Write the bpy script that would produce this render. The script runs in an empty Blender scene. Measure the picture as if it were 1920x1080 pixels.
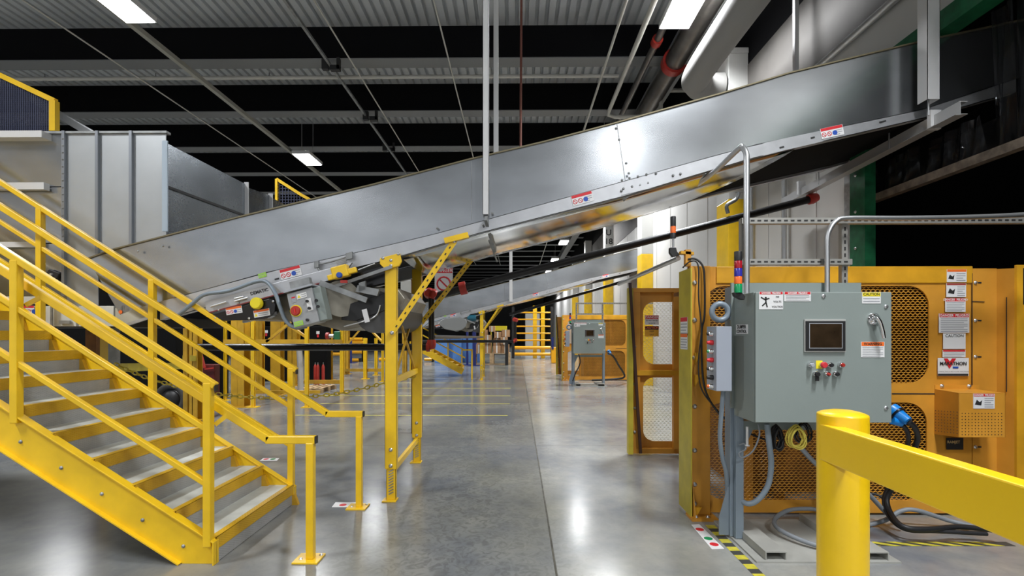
import bpy, bmesh, math, random
from mathutils import Vector, Matrix
V = Vector
random.seed(7)
SC = bpy.context.scene
COL = SC.collection
# ---------------------------------------------------------------- camera
FPX = 920.0; H = 1.573; HOR = 623.0; VPX = 970.0
TH = math.atan((VPX-960)/FPX)
cam_d = bpy.data.cameras.new('camera'); cam = bpy.data.objects.new('camera', cam_d); COL.objects.link(cam)
cam_d.sensor_width = 36.0; cam_d.lens = FPX*36.0/1920.0
cam_d.shift_y = (HOR-540)/1920.0
cam_d.clip_start = 0.05; cam_d.clip_end = 300
cam.location = (0, 0, H); cam.rotation_euler = (math.pi/2, 0, TH)
SC.camera = cam
FW = V((-math.sin(TH), math.cos(TH), 0)); RT = V((math.cos(TH), math.sin(TH), 0)); UP = V((0, 0, 1)); CP = V((0, 0, H))
def ray(px, py): return FW + RT*((px-960)/FPX) + UP*((HOR-py)/FPX)
def P(px, py, Y):
    d = ray(px, py); return CP + d*(Y/d.y)
def PX(px, py, X):
    d = ray(px, py); return CP + d*(X/d.x)
def G(px, py, z=0.0):
    d = ray(px, py); return CP + d*((z-H)/d.z)
# ---------------------------------------------------------------- world, exposure
w = bpy.data.worlds.new('world'); SC.world = w; w.use_nodes = True
w.node_tree.nodes['Background'].inputs[0].default_value = (0.92, 0.95, 1.0, 1)
w.node_tree.nodes['Background'].inputs[1].default_value = 0.42
SC.view_settings.view_transform = 'Standard'; SC.view_settings.look = 'None'
SC.view_settings.exposure = 0.78; SC.view_settings.gamma = 1.0; SC.view_settings.use_curve_mapping = False
LAMP_W = 165.0
# ---------------------------------------------------------------- materials
MATS = {}
def mat(name, col, rough=0.5, metal=0.0, var=0.0, vscale=3.0, rvar=0.0, bump=0.0, bscale=60.0, spangle=0.0, emit=0.0, alpha=1.0, trans=0.0, coat=0.0, stretch=None, col2=None, spec=None):
    if name in MATS: return MATS[name]
    m = bpy.data.materials.new(name); m.use_nodes = True; nt = m.node_tree; b = nt.nodes['Principled BSDF']; L = nt.links.new
    b.inputs['Base Color'].default_value = (*col, 1); b.inputs['Roughness'].default_value = rough; b.inputs['Metallic'].default_value = metal
    if coat: b.inputs['Coat Weight'].default_value = coat; b.inputs['Coat Roughness'].default_value = 0.15
    if spec is not None: b.inputs['Specular IOR Level'].default_value = spec
    if alpha < 1: b.inputs['Alpha'].default_value = alpha
    if trans: b.inputs['Transmission Weight'].default_value = trans
    if emit:
        b.inputs['Emission Color'].default_value = (*col, 1); b.inputs['Emission Strength'].default_value = emit
    if var or rvar or bump or spangle or col2:
        tc = nt.nodes.new('ShaderNodeTexCoord'); mp = nt.nodes.new('ShaderNodeMapping'); L(tc.outputs['Object'], mp.inputs[0])
        if stretch: mp.inputs['Scale'].default_value = stretch
        n = nt.nodes.new('ShaderNodeTexNoise'); n.inputs['Scale'].default_value = vscale; n.inputs['Detail'].default_value = 5; L(mp.outputs[0], n.inputs['Vector'])
        if var or col2:
            r = nt.nodes.new('ShaderNodeValToRGB'); r.color_ramp.elements[0].position = 0.35; r.color_ramp.elements[1].position = 0.68
            a = col2 if col2 else tuple(c*(1-var) for c in col); r.color_ramp.elements[0].color = (*a, 1); r.color_ramp.elements[1].color = (*[min(1, c*(1+var*0.5)) for c in col], 1)
            L(n.outputs['Fac'], r.inputs[0]); L(r.outputs[0], b.inputs['Base Color'])
            last = r.outputs[0]
        if spangle:
            vo = nt.nodes.new('ShaderNodeTexVoronoi'); vo.inputs['Scale'].default_value = 160; L(tc.outputs['Object'], vo.inputs['Vector'])
            mr = nt.nodes.new('ShaderNodeMapRange'); mr.inputs[3].default_value = rough-spangle; mr.inputs[4].default_value = rough+spangle
            sp = nt.nodes.new('ShaderNodeSeparateColor'); L(vo.outputs['Color'], sp.inputs[0])
            mx = nt.nodes.new('ShaderNodeMath'); mx.operation = 'MULTIPLY_ADD'; mx.inputs[1].default_value = 0.5; L(sp.outputs[0], mx.inputs[0]); L(n.outputs['Fac'], mx.inputs[2])
            ml = nt.nodes.new('ShaderNodeMath'); ml.operation = 'MULTIPLY'; ml.inputs[1].default_value = 0.6; L(mx.outputs[0], ml.inputs[0])
            L(ml.outputs[0], mr.inputs[0]); L(mr.outputs[0], b.inputs['Roughness'])
        elif rvar:
            n2 = nt.nodes.new('ShaderNodeTexNoise'); n2.inputs['Scale'].default_value = vscale*2.3; n2.inputs['Detail'].default_value = 6; L(mp.outputs[0], n2.inputs['Vector'])
            mr = nt.nodes.new('ShaderNodeMapRange'); mr.inputs[1].default_value = 0.3; mr.inputs[2].default_value = 0.7; mr.inputs[3].default_value = rough-rvar; mr.inputs[4].default_value = rough+rvar
            L(n2.outputs['Fac'], mr.inputs[0]); L(mr.outputs[0], b.inputs['Roughness'])
        if bump:
            n3 = nt.nodes.new('ShaderNodeTexNoise'); n3.inputs['Scale'].default_value = bscale; n3.inputs['Detail'].default_value = 4; L(tc.outputs['Object'], n3.inputs['Vector'])
            bp = nt.nodes.new('ShaderNodeBump'); bp.inputs['Strength'].default_value = bump; bp.inputs['Distance'].default_value = 0.01; L(n3.outputs['Fac'], bp.inputs['Height']); L(bp.outputs[0], b.inputs['Normal'])
    MATS[name] = m; return m
YEL = mat('yellow_paint', (0.86, 0.54, 0.010), 0.36, var=0.10, vscale=5, bump=0.08, bscale=25, coat=0.2)
YEL2 = mat('yellow_paint_old_shade', (0.58, 0.33, 0.02), 0.45, var=0.2, vscale=4)
BOL = mat('bollard_yellow', (0.86, 0.55, 0.006), 0.32, var=0.05, vscale=2, coat=0.3, bump=0.15, bscale=14)
ORG = mat('orange_machine_paint', (0.68, 0.31, 0.035), 0.42, var=0.22, vscale=2.2, rvar=0.1, bump=0.05, bscale=30)
ORG2 = mat('orange_yellow_paint', (0.72, 0.36, 0.02), 0.4, var=0.25, vscale=3)
ORGD = mat('rust_shade_orange', (0.20, 0.075, 0.010), 0.7, var=0.5, vscale=4)  # darkened orange; shade inside the dumper is put into the paint
OLIVE = mat('olive_yellow_paint', (0.52, 0.42, 0.04), 0.45, var=0.18, vscale=6)
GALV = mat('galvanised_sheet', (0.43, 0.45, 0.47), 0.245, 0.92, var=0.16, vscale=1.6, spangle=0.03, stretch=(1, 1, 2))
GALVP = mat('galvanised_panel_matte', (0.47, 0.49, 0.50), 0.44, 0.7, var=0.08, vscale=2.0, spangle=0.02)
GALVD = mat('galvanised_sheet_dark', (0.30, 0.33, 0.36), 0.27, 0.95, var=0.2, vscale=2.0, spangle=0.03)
CHAN = mat('smooth_zinc_channel', (0.52, 0.53, 0.55), 0.42, 0.7, var=0.08, vscale=6, rvar=0.05)
PAN = mat('polished_pan', (0.82, 0.83, 0.83), 0.12, 1.0, var=0.1, vscale=2, rvar=0.05)
ZINC = mat('zinc_tube', (0.62, 0.63, 0.64), 0.35, 0.9)
DZINC = mat('dull_steel', (0.33, 0.34, 0.34), 0.5, 0.7, var=0.3, vscale=8)
WSTEEL = mat('white_strut', (0.66, 0.66, 0.66), 0.45, 0.2)
CREAM = mat('cream_paint', (0.62, 0.62, 0.58), 0.45, 0.1, var=0.08)
GBOX = mat('grey_enclosure_paint', (0.25, 0.29, 0.275), 0.42, 0.05, var=0.05, vscale=1.5, bump=0.04, bscale=180)
GPOST = mat('blue_grey_paint', (0.22, 0.27, 0.32), 0.42, 0.1, var=0.06)
LGREY = mat('light_grey_paint', (0.40, 0.42, 0.46), 0.45, 0.1)
BLK = mat('black_rubber', (0.012, 0.012, 0.013), 0.5)
BLKG = mat('black_gloss', (0.008, 0.008, 0.009), 0.22)
BLKM = mat('black_matte', (0.006, 0.006, 0.006), 0.85, spec=0.1)
PIPEB = mat('black_pipe', (0.012, 0.011, 0.011), 0.35, 0.3)
RED = mat('red_paint', (0.42, 0.03, 0.02), 0.4, var=0.2)
REDS = mat('label_red', (0.62, 0.02, 0.03), 0.5)
ORS = mat('label_orange', (0.85, 0.16, 0.02), 0.5)
YLS = mat('label_yellow', (0.85, 0.70, 0.02), 0.5)
WHT = mat('label_white', (0.74, 0.74, 0.74), 0.5)
INK = mat('ink_black', (0.02, 0.02, 0.02), 0.6)
INKG = mat('ink_grey', (0.33, 0.34, 0.36), 0.6)
BLU = mat('label_blue', (0.02, 0.08, 0.42), 0.5)
LIME = mat('label_lime', (0.35, 0.72, 0.03), 0.5)
GRN = mat('green_paint', (0.01, 0.13, 0.05), 0.45, var=0.35, vscale=9)
GRNL = mat('green_lens', (0.01, 0.28, 0.10), 0.2)
REDL = mat('red_lens', (0.35, 0.01, 0.02), 0.2)
BLUL = mat('blue_lens', (0.03, 0.03, 0.32), 0.2)
ORL = mat('orange_lens', (0.85, 0.16, 0.03), 0.2)
BLUP = mat('blue_plug', (0.005, 0.20, 0.60), 0.35)
CHR = mat('chrome', (0.75, 0.75, 0.76), 0.12, 1.0)
SCRN = mat('screen_glass', (0.035, 0.022, 0.012), 0.08, var=0.5, vscale=6)
WALLM = mat('white_wall_panel', (0.60, 0.59, 0.565), 0.55, var=0.04, vscale=1.0)
COLW = mat('white_column_paint', (0.52, 0.52, 0.50), 0.5)
DKC = mat('shaded_roof_steel', (0.006, 0.006, 0.007), 0.8, spec=0.1)  # near-black: the shade on the beam webs is put into the colour
FLG = mat('roof_flange_grey', (0.20, 0.205, 0.21), 0.6)
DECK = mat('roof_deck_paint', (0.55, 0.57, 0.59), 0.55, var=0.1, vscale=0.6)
DECKP = mat('grey_white_pipe', (0.52, 0.51, 0.47), 0.5)
CARD = mat('cardboard', (0.42, 0.24, 0.12), 0.8, var=0.3, vscale=3)
WOOD = mat('pallet_wood', (0.50, 0.34, 0.18), 0.8, var=0.3, vscale=8)
BINB = mat('blue_bin', (0.10, 0.26, 0.62), 0.5)
NAVY = mat('navy_paint', (0.01, 0.02, 0.14), 0.4)
TEAL = mat('teal_motor', (0.01, 0.10, 0.15), 0.4)
YCAB = mat('yellow_cable', (0.75, 0.62, 0.10), 0.5)
GCAB = mat('grey_cable', (0.22, 0.24, 0.26), 0.5)
CONCP = mat('base_plate_grey', (0.36, 0.36, 0.33), 0.6, var=0.15, vscale=4)
FILM = mat('clear_strip_vinyl', (0.015, 0.016, 0.018), 0.05, alpha=0.35)
RAILO = mat('barrier_amber', (0.90, 0.42, 0.01), 0.35)
LAMPM = mat('lamp_diffuser', (1.0, 1.0, 1.0), 0.4, emit=9.0)
BRN = mat('brown_lip', (0.16, 0.13, 0.10), 0.6, var=0.5, vscale=12)
MESHB = mat('blue_black_wire', (0.03, 0.035, 0.07), 0.5, 0.3)

def diamond_mat(name, base, rough, metal):
    m = bpy.data.materials.new(name); m.use_nodes = True; nt = m.node_tree; b = nt.nodes['Principled BSDF']; L = nt.links.new
    tc = nt.nodes.new('ShaderNodeTexCoord')
    def wave(rot):
        mp = nt.nodes.new('ShaderNodeMapping'); mp.inputs['Rotation'].default_value = rot; L(tc.outputs['Object'], mp.inputs[0])
        wv = nt.nodes.new('ShaderNodeTexWave'); wv.inputs['Scale'].default_value = 26; L(mp.outputs[0], wv.inputs[0]); return wv
    a = wave((0.6, 0.6, 0.785)); c = wave((-0.6, 0.6, -0.785))
    mx = nt.nodes.new('ShaderNodeMath'); mx.operation = 'MULTIPLY'; L(a.outputs['Fac'], mx.inputs[0]); L(c.outputs['Fac'], mx.inputs[1])
    bp = nt.nodes.new('ShaderNodeBump'); bp.inputs['Strength'].default_value = 0.5; bp.inputs['Distance'].default_value = 0.003; L(mx.outputs[0], bp.inputs['Height']); L(bp.outputs[0], b.inputs['Normal'])
    n = nt.nodes.new('ShaderNodeTexNoise'); n.inputs['Scale'].default_value = 4; n.inputs['Detail'].default_value = 4; L(tc.outputs['Object'], n.inputs['Vector'])
    r = nt.nodes.new('ShaderNodeValToRGB'); r.color_ramp.elements[0].position = 0.3; r.color_ramp.elements[1].position = 0.7
    r.color_ramp.elements[0].color = (*[x*0.72 for x in base], 1); r.color_ramp.elements[1].color = (*base, 1); L(n.outputs['Fac'], r.inputs[0]); L(r.outputs[0], b.inputs['Base Color'])
    b.inputs['Roughness'].default_value = rough; b.inputs['Metallic'].default_value = metal
    MATS[name] = m; return m
DIAM = diamond_mat('diamond_plate', (0.44, 0.45, 0.45), 0.45, 0.2)
TREAD = mat('worn_tread_paint', (0.58, 0.60, 0.56), 0.5, 0.1, var=0.15, vscale=5)
DIAMY = diamond_mat('diamond_plate_yellow', (0.74, 0.43, 0.012), 0.45, 0.0)

def floor_mat():
    m = bpy.data.materials.new('polished_concrete'); m.use_nodes = True; nt = m.node_tree; b = nt.nodes['Principled BSDF']; L = nt.links.new
    tc = nt.nodes.new('ShaderNodeTexCoord')
    def noise(s, d, dist=0.0, st=None):
        n = nt.nodes.new('ShaderNodeTexNoise'); n.inputs['Scale'].default_value = s; n.inputs['Detail'].default_value = d; n.inputs['Distortion'].default_value = dist
        if st:
            mp = nt.nodes.new('ShaderNodeMapping'); mp.inputs['Scale'].default_value = st; L(tc.outputs['Object'], mp.inputs[0]); L(mp.outputs[0], n.inputs['Vector'])
        else: L(tc.outputs['Object'], n.inputs['Vector'])
        return n
    a = noise(0.9, 3, 0.3); c = noise(6, 4, 0.0); d = noise(2.0, 4, 0.0, (1, 0.5, 1))
    r = nt.nodes.new('ShaderNodeValToRGB'); r.color_ramp.elements[0].position = 0.32; r.color_ramp.elements[0].color = (0.110, 0.122, 0.146, 1)
    r.color_ramp.elements[1].position = 0.72; r.color_ramp.elements[1].color = (0.29, 0.288, 0.255, 1)
    mix = nt.nodes.new('ShaderNodeMath'); mix.operation = 'MULTIPLY_ADD'; mix.inputs[1].default_value = 0.56; L(a.outputs['Fac'], mix.inputs[0])
    m2 = nt.nodes.new('ShaderNodeMath'); m2.operation = 'MULTIPLY_ADD'; m2.inputs[1].default_value = 0.26; L(c.outputs['Fac'], m2.inputs[0])
    m3 = nt.nodes.new('ShaderNodeMath'); m3.operation = 'MULTIPLY'; m3.inputs[1].default_value = 0.18; L(d.outputs['Fac'], m3.inputs[0]); L(m3.outputs[0], m2.inputs[2]); L(m2.outputs[0], mix.inputs[2])
    L(mix.outputs[0], r.inputs[0])
    # the slab right of the joint is a lighter, warmer pour
    sx = nt.nodes.new('ShaderNodeSeparateXYZ'); L(tc.outputs['Object'], sx.inputs[0])
    gt = nt.nodes.new('ShaderNodeMapRange'); gt.inputs[1].default_value = 0.24; gt.inputs[2].default_value = 0.27; gt.inputs[3].default_value = 1.0; gt.inputs[4].default_value = 1.35; L(sx.outputs[0], gt.inputs[0])
    # scuffed, oily traffic wear along the lane left of the joint, and fine swirl marks everywhere
    sw = noise(11, 6, 2.2); swr = nt.nodes.new('ShaderNodeMapRange'); swr.inputs[1].default_value = 0.36; swr.inputs[2].default_value = 0.56; swr.inputs[3].default_value = 0.0; swr.inputs[4].default_value = 1.0; L(sw.outputs['Fac'], swr.inputs[0])
    dx = nt.nodes.new('ShaderNodeMath'); dx.operation = 'ADD'; dx.inputs[1].default_value = 0.42; L(sx.outputs[0], dx.inputs[0])
    ab = nt.nodes.new('ShaderNodeMath'); ab.operation = 'ABSOLUTE'; L(dx.outputs[0], ab.inputs[0])
    big = nt.nodes.new('ShaderNodeMath'); big.operation = 'MULTIPLY_ADD'; big.inputs[1].default_value = -1.1; L(a.outputs['Fac'], big.inputs[0]); L(ab.outputs[0], big.inputs[2])
    lane = nt.nodes.new('ShaderNodeMapRange'); lane.inputs[1].default_value = -0.45; lane.inputs[2].default_value = 0.55; lane.inputs[3].default_value = 0.52; lane.inputs[4].default_value = 0.10; L(big.outputs[0], lane.inputs[0])
    inv = nt.nodes.new('ShaderNodeMath'); inv.operation = 'SUBTRACT'; inv.inputs[0].default_value = 1.0; L(swr.outputs[0], inv.inputs[1])
    dk = nt.nodes.new('ShaderNodeMath'); dk.operation = 'MULTIPLY'; L(inv.outputs[0], dk.inputs[0]); L(lane.outputs[0], dk.inputs[1])
    wm = nt.nodes.new('ShaderNodeMix'); wm.data_type = 'RGBA'; wm.inputs[7].default_value = (0.085, 0.088, 0.085, 1); L(dk.outputs[0], wm.inputs[0]); L(r.outputs[0], wm.inputs[6])
    tn = noise(0.55, 3, 0.0, (1, 0.6, 1)); tr = nt.nodes.new('ShaderNodeMapRange'); tr.inputs[1].default_value = 0.45; tr.inputs[2].default_value = 0.7; tr.inputs[3].default_value = 0.0; tr.inputs[4].default_value = 0.4; L(tn.outputs['Fac'], tr.inputs[0])
    tm = nt.nodes.new('ShaderNodeMix'); tm.data_type = 'RGBA'; tm.inputs[7].default_value = (0.29, 0.27, 0.17, 1); L(tr.outputs[0], tm.inputs[0]); L(wm.outputs[2], tm.inputs[6])
    mu = nt.nodes.new('ShaderNodeVectorMath'); mu.operation = 'SCALE'; L(tm.outputs[2], mu.inputs[0]); L(gt.outputs[0], mu.inputs['Scale']); L(mu.outputs[0], b.inputs['Base Color'])
    mr = nt.nodes.new('ShaderNodeMapRange'); mr.inputs[1].default_value = 0.3; mr.inputs[2].default_value = 0.7; mr.inputs[3].default_value = 0.17; mr.inputs[4].default_value = 0.24; L(a.outputs['Fac'], mr.inputs[0]); L(mr.outputs[0], b.inputs['Roughness'])
    bp = nt.nodes.new('ShaderNodeBump'); bp.inputs['Strength'].default_value = 0.0; bp.inputs['Distance'].default_value = 0.02; L(a.outputs['Fac'], bp.inputs['Height']); L(bp.outputs[0], b.inputs['Normal'])
    b.inputs['Specular IOR Level'].default_value = 0.5
    return m
FLOOR = floor_mat()

# ---------------------------------------------------------------- mesh builder
class MB:
    def __init__(s): s.v = []; s.f = []; s.sm = []
    def add(s, vs, fs, smooth=False):
        k = len(s.v); s.v += [V(p) for p in vs]; s.f += [tuple(i+k for i in f) for f in fs]; s.sm += [smooth]*len(fs); return s
    def obox(s, c, u, v, n):
        c, u, v, n = V(c), V(u), V(v), V(n)
        vs = [c+a*u+b*v+d*n for d in (-1, 1) for b in (-1, 1) for a in (-1, 1)]
        return s.add(vs, [(0, 2, 3, 1), (4, 5, 7, 6), (0, 1, 5, 4), (2, 6, 7, 3), (0, 4, 6, 2), (1, 3, 7, 5)])
    def box(s, x0, x1, y0, y1, z0, z1):
        return s.obox(((x0+x1)/2, (y0+y1)/2, (z0+z1)/2), (abs(x1-x0)/2, 0, 0), (0, abs(y1-y0)/2, 0), (0, 0, abs(z1-z0)/2))
    def bar(s, a, b, wd, ht, up=None):
        a, b = V(a), V(b); d = (b-a); L = d.length; d.normalize()
        up = V(up) if up else (V((0, 0, 1)) if abs(d.z) < 0.95 else V((0, 1, 0)))
        sd = d.cross(up).normalized(); u2 = sd.cross(d).normalized()
        return s.obox((a+b)/2, d*L/2, sd*wd/2, u2*ht/2)
    def tube(s, pts, r, n=10, closed=False, caps=True):
        pts = [V(p) for p in pts]; m = len(pts); rings = []; prev = None
        for i in range(m):
            if closed: t = pts[(i+1) % m]-pts[(i-1) % m]
            else: t = pts[min(i+1, m-1)]-pts[max(i-1, 0)]
            if t.length < 1e-9: t = V((0, 0, 1))
            t.normalize()
            if prev is None:
                a = V((0, 0, 1)) if abs(t.z) < 0.9 else V((1, 0, 0)); x = t.cross(a).normalized()
            else:
                x = (prev - t*prev.dot(t))
                x = x.normalized() if x.length > 1e-6 else t.orthogonal().normalized()
            prev = x; y = t.cross(x); rr = r[i] if isinstance(r, (list, tuple)) else r
            rings.append([pts[i]+x*rr*math.cos(6.28318*k/n)+y*rr*math.sin(6.28318*k/n) for k in range(n)])
        vs = [p for q in rings for p in q]; fs = []
        for i in range(m if closed else m-1):
            j = (i+1) % m
            for k in range(n): fs.append((i*n+k, i*n+(k+1) % n, j*n+(k+1) % n, j*n+k))
        s.add(vs, fs, True)
        if caps and not closed:
            s.add(rings[0], [tuple(range(n))[::-1]]); s.add(rings[-1], [tuple(range(n))])
        return s
    def cyl(s, a, b, r, n=16): return s.tube([a, b], r, n)
    def poly(s, pts, ext):
        pts = [V(p) for p in pts]; e = V(ext); n = len(pts)
        vs = pts+[p+e for p in pts]; fs = [tuple(range(n)), tuple(range(2*n-1, n-1, -1))]+[(i, (i+1) % n, n+(i+1) % n, n+i) for i in range(n)]
        return s.add(vs, fs)
    def strip(s, top, bot, ext):   # quads between two polylines of equal length, thickened by ext
        e = V(ext); n = len(top); t = [V(p) for p in top]; b = [V(p) for p in bot]
        vs = t+b+[p+e for p in t]+[p+e for p in b]; fs = []
        for i in range(n-1):
            fs += [(i, i+1, n+i+1, n+i), (2*n+i, 3*n+i, 3*n+i+1, 2*n+i+1), (i, 2*n+i, 2*n+i+1, i+1), (n+i, n+i+1, 3*n+i+1, 3*n+i)]
        fs += [(0, n, 3*n, 2*n), (n-1, 3*n-1, 4*n-1, 2*n-1)]
        return s.add(vs, fs)
    def lathe(s, c, ax, prof, n=24):   # prof: (radius, height along ax)
        c = V(c); ax = V(ax).normalized(); x = ax.orthogonal().normalized(); y = ax.cross(x); vs = []; fs = []
        for r, h in prof: vs += [c+ax*h+x*r*math.cos(6.28318*k/n)+y*r*math.sin(6.28318*k/n) for k in range(n)]
        for i in range(len(prof)-1):
            for k in range(n): fs.append((i*n+k, i*n+(k+1) % n, (i+1)*n+(k+1) % n, (i+1)*n+k))
        s.add(vs, fs, True)
        if prof[0][0] > 0: s.add(vs[:n], [tuple(range(n))[::-1]])
        if prof[-1][0] > 0: s.add(vs[-n:], [tuple(range(n))])
        return s
WORG = {}
def link(name, data, parent):
    o = bpy.data.objects.new(name, data); COL.objects.link(o)
    if parent: o.parent = parent
    return o
def thing(name, label, cat, loc, group=None, kind=None):
    o = bpy.data.objects.new(name, None); COL.objects.link(o); o.location = loc; o.empty_display_size = 0.1
    o['label'] = label; o['category'] = cat; WORG[o.name] = V(loc)
    if group: o['group'] = group
    if kind: o['kind'] = kind
    return o
def part(name, mb, m, parent=None, label=None, bev=0.0, org=None):
    org = WORG[parent.name] if parent else (V(org) if org is not None else V((0, 0, 0)))
    me = bpy.data.meshes.new(name); me.from_pydata([tuple(p-org) for p in mb.v], [], mb.f); me.validate()
    for i, p in enumerate(me.polygons):
        if i < len(mb.sm) and mb.sm[i]: p.use_smooth = True
    bm = bmesh.new(); bm.from_mesh(me); bmesh.ops.recalc_face_normals(bm, faces=bm.faces); bm.to_mesh(me); bm.free()
    me.materials.append(m)
    o = link(name, me, parent); WORG[o.name] = org
    if not parent: o.location = org
    if label: o['label'] = label
    if bev:
        md = o.modifiers.new('bevel', 'BEVEL'); md.width = bev; md.segments = 2; md.limit_method = 'ANGLE'
    return o
def single(name, mb, m, label, cat, group=None, bev=0.0, kind=None):
    xs = [p.x for p in mb.v]; ys = [p.y for p in mb.v]; zs = [p.z for p in mb.v]
    o = part(name, mb, m, None, label, bev, ((min(xs)+max(xs))/2, (min(ys)+max(ys))/2, min(zs)))
    o['category'] = cat
    if group: o['group'] = group
    if kind: o['kind'] = kind
    return o
def struct(name, mb, m, label=None):
    o = part(name, mb, m); o['kind'] = 'structure'; o['category'] = name.split('_')[0]; o['label'] = label or name.replace('_', ' '); return o
def kids(o): return [c for c in bpy.data.objects if c.parent == o]
def copy_tree(o, off, label=None, group=None, parent=None, skip=()):
    c = o.copy(); COL.objects.link(c)
    if parent: c.parent = parent
    else: c.location = o.location + V(off); WORG[c.name] = V(c.location)
    if label: c['label'] = label
    if group: c['group'] = group
    for k in kids(o):
        if k.name.split('.')[0] not in skip: copy_tree(k, off, None, None, c, skip)
    return c
def text(parent, s, size, O, u, v, m, name='lettering', bold=0.0):
    cu = bpy.data.curves.new(name, 'FONT'); cu.body = s; cu.size = size; cu.align_x = 'CENTER'; cu.align_y = 'CENTER'; cu.extrude = 0.0; cu.offset = bold; cu.resolution_u = 3
    t = bpy.data.objects.new('tmp', cu); COL.objects.link(t); bpy.context.view_layer.update()
    me = bpy.data.meshes.new_from_object(t.evaluated_get(bpy.context.evaluated_depsgraph_get())); bpy.data.objects.remove(t); bpy.data.curves.remove(cu)
    org = WORG[parent.name]; O, u, v = V(O), V(u), V(v)
    for q in me.vertices: q.co = O+u*q.co.x+v*q.co.y-org
    me.name = name; me.materials.clear(); me.materials.append(m)
    o = link(name, me, parent); WORG[o.name] = org; return o
XU = V((1, 0, 0)); ZU = V((0, 0, 1)); NY = V((0, -1, 0))
def sticker(root, C, w_, h_, u=XU, v=ZU, head=None, htext=None, hfrac=0.25, htm=None, rows=0, words=None, base=None, name='warning_label', picto=None, label=None):
    """a printed label: plate (part) with header, lettering and print rows (sub-parts)"""
    C, u, v = V(C), V(u).normalized(), V(v).normalized(); n = u.cross(v).normalized(); e = 0.0012
    b = MB().obox(C+n*e, u*w_/2, v*h_/2, n*e); pl = part(name, b, base or WHT, root, label)
    F = C+n*(2*e+0.0006)
    if head:
        part('label_header', MB().obox(F+v*(h_/2-h_*hfrac/2)-n*0.0003, u*w_*0.48, v*h_*hfrac*0.46, n*0.0006), head, pl)
        if htext: text(pl, htext, h_*hfrac*0.85, F+v*(h_/2-h_*hfrac/2)+n*0.001, u, v, htm or WHT, bold=0.0006)
    lo = -h_/2; top = h_/2-(h_*hfrac if head else 0)
    x0 = -w_*0.44; x1 = w_*0.44
    if picto:
        ps = (top-lo)*0.8; c = F+u*(-w_/2+ps*0.55)+v*((top+lo)/2); q = MB(); x0 = -w_/2+ps*1.15
        if picto == 'man':
            q.lathe(c+v*ps*0.33, n, [(ps*0.09, 0), (ps*0.09, 0.001)], 10)
            for a, bb in (((-.4, .38), (.0, .15)), ((0, .2), (.3, .3)), ((0, .22), (.02, -.05)), ((.02, -.05), (-.3, -.35)), ((.02, -.05), (.12, -.45))):
                q.bar(c+u*a[0]*ps+v*a[1]*ps, c+u*bb[0]*ps+v*bb[1]*ps, 0.001, ps*0.11, up=v if abs((u*(bb[0]-a[0])).length) > 0.15 else u)
        elif picto == 'rings':
            x0 = w_*0.12
            for k, mm in ((0, REDS), (1, REDS), (2, BLU)):
                cc = F+u*(-w_/2+ps*0.5+k*ps*0.95)+v*((top+lo)/2)
                if k == 2: part('pictogram', MB().lathe(cc, n, [(ps*0.42, 0), (ps*0.42, 0.0008)], 16), BLU, pl, 'blue round pictogram')
                else:
                    r = MB(); r.tube([cc+u*math.cos(t*.5236)*ps*.36+v*math.sin(t*.5236)*ps*.36 for t in range(12)], ps*0.06, 4, closed=True); r.bar(cc+(u-v)*ps*.25, cc-(u-v)*ps*.25, 0.001, ps*0.1, up=u+v)
                    part('pictogram', r, mm, pl, 'red prohibition ring')
            q = None
        elif picto == 'tri': q.poly([c+v*ps*0.4, c-u*ps*0.42-v*ps*0.35, c+u*ps*0.42-v*ps*0.35], n*0.0008)
        elif picto == 'no':
            q.tube([c+u*math.cos(t*.3927)*ps*.4+v*math.sin(t*.3927)*ps*.4 for t in range(16)], ps*0.05, 4, closed=True); q.bar(c+(u-v)*ps*.28, c-(u-v)*ps*.28, 0.001, ps*0.09, up=u+v)
        else:
            q.poly([c-u*ps*.4-v*ps*.2, c-u*ps*.2+v*ps*.3, c+u*ps*.1+v*ps*.05, c+u*ps*.35+v*ps*.25, c+u*ps*.25-v*ps*.3], n*0.0008)
        if q: part('pictogram', q, {'tri': YLS, 'no': REDS}.get(picto, INK), pl)
    if words:
        k = len(words)
        for i, (s, fr) in enumerate(words):
            text(pl, s, h_*fr, F+u*((x0+x1)/2)+v*(top-(top-lo)*(i+0.5)/k)+n*0.001, u, v, INK, bold=0.0003)
    elif rows:
        q = MB()
        for i in range(rows):
            z = top-(top-lo)*(i+0.75)/(rows+0.5); e1 = x1-(0.12*w_ if i % 3 == 2 else 0)
            q.obox(F+u*((x0+e1)/2)+v*z, u*(e1-x0)/2, v*(top-lo)/(rows+0.5)*0.18, n*0.0003)
        part('print_lines', q, INKG, pl)
    return pl
def bolt(root, C, n, r=0.012, m=None, name='bolt'):
    C, n = V(C), V(n).normalized()
    return part(name, MB().lathe(C, n, [(r*1.5, 0), (r*1.5, r*0.25), (r, r*0.25), (r, r*0.9), (r*0.7, r*1.1)], 8), m or ZINC, root)
def roundrect(x0, x1, z0, z1, r, Y, k=6):
    pts = []
    for cx, cz, a in ((x1-r, z1-r, 0), (x0+r, z1-r, 90), (x0+r, z0+r, 180), (x1-r, z0+r, 270)):
        for i in range(k+1):
            t = math.radians(a+90*i/k); pts.append(V((cx+r*math.cos(t), Y, cz+r*math.sin(t))))
    return pts
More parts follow.
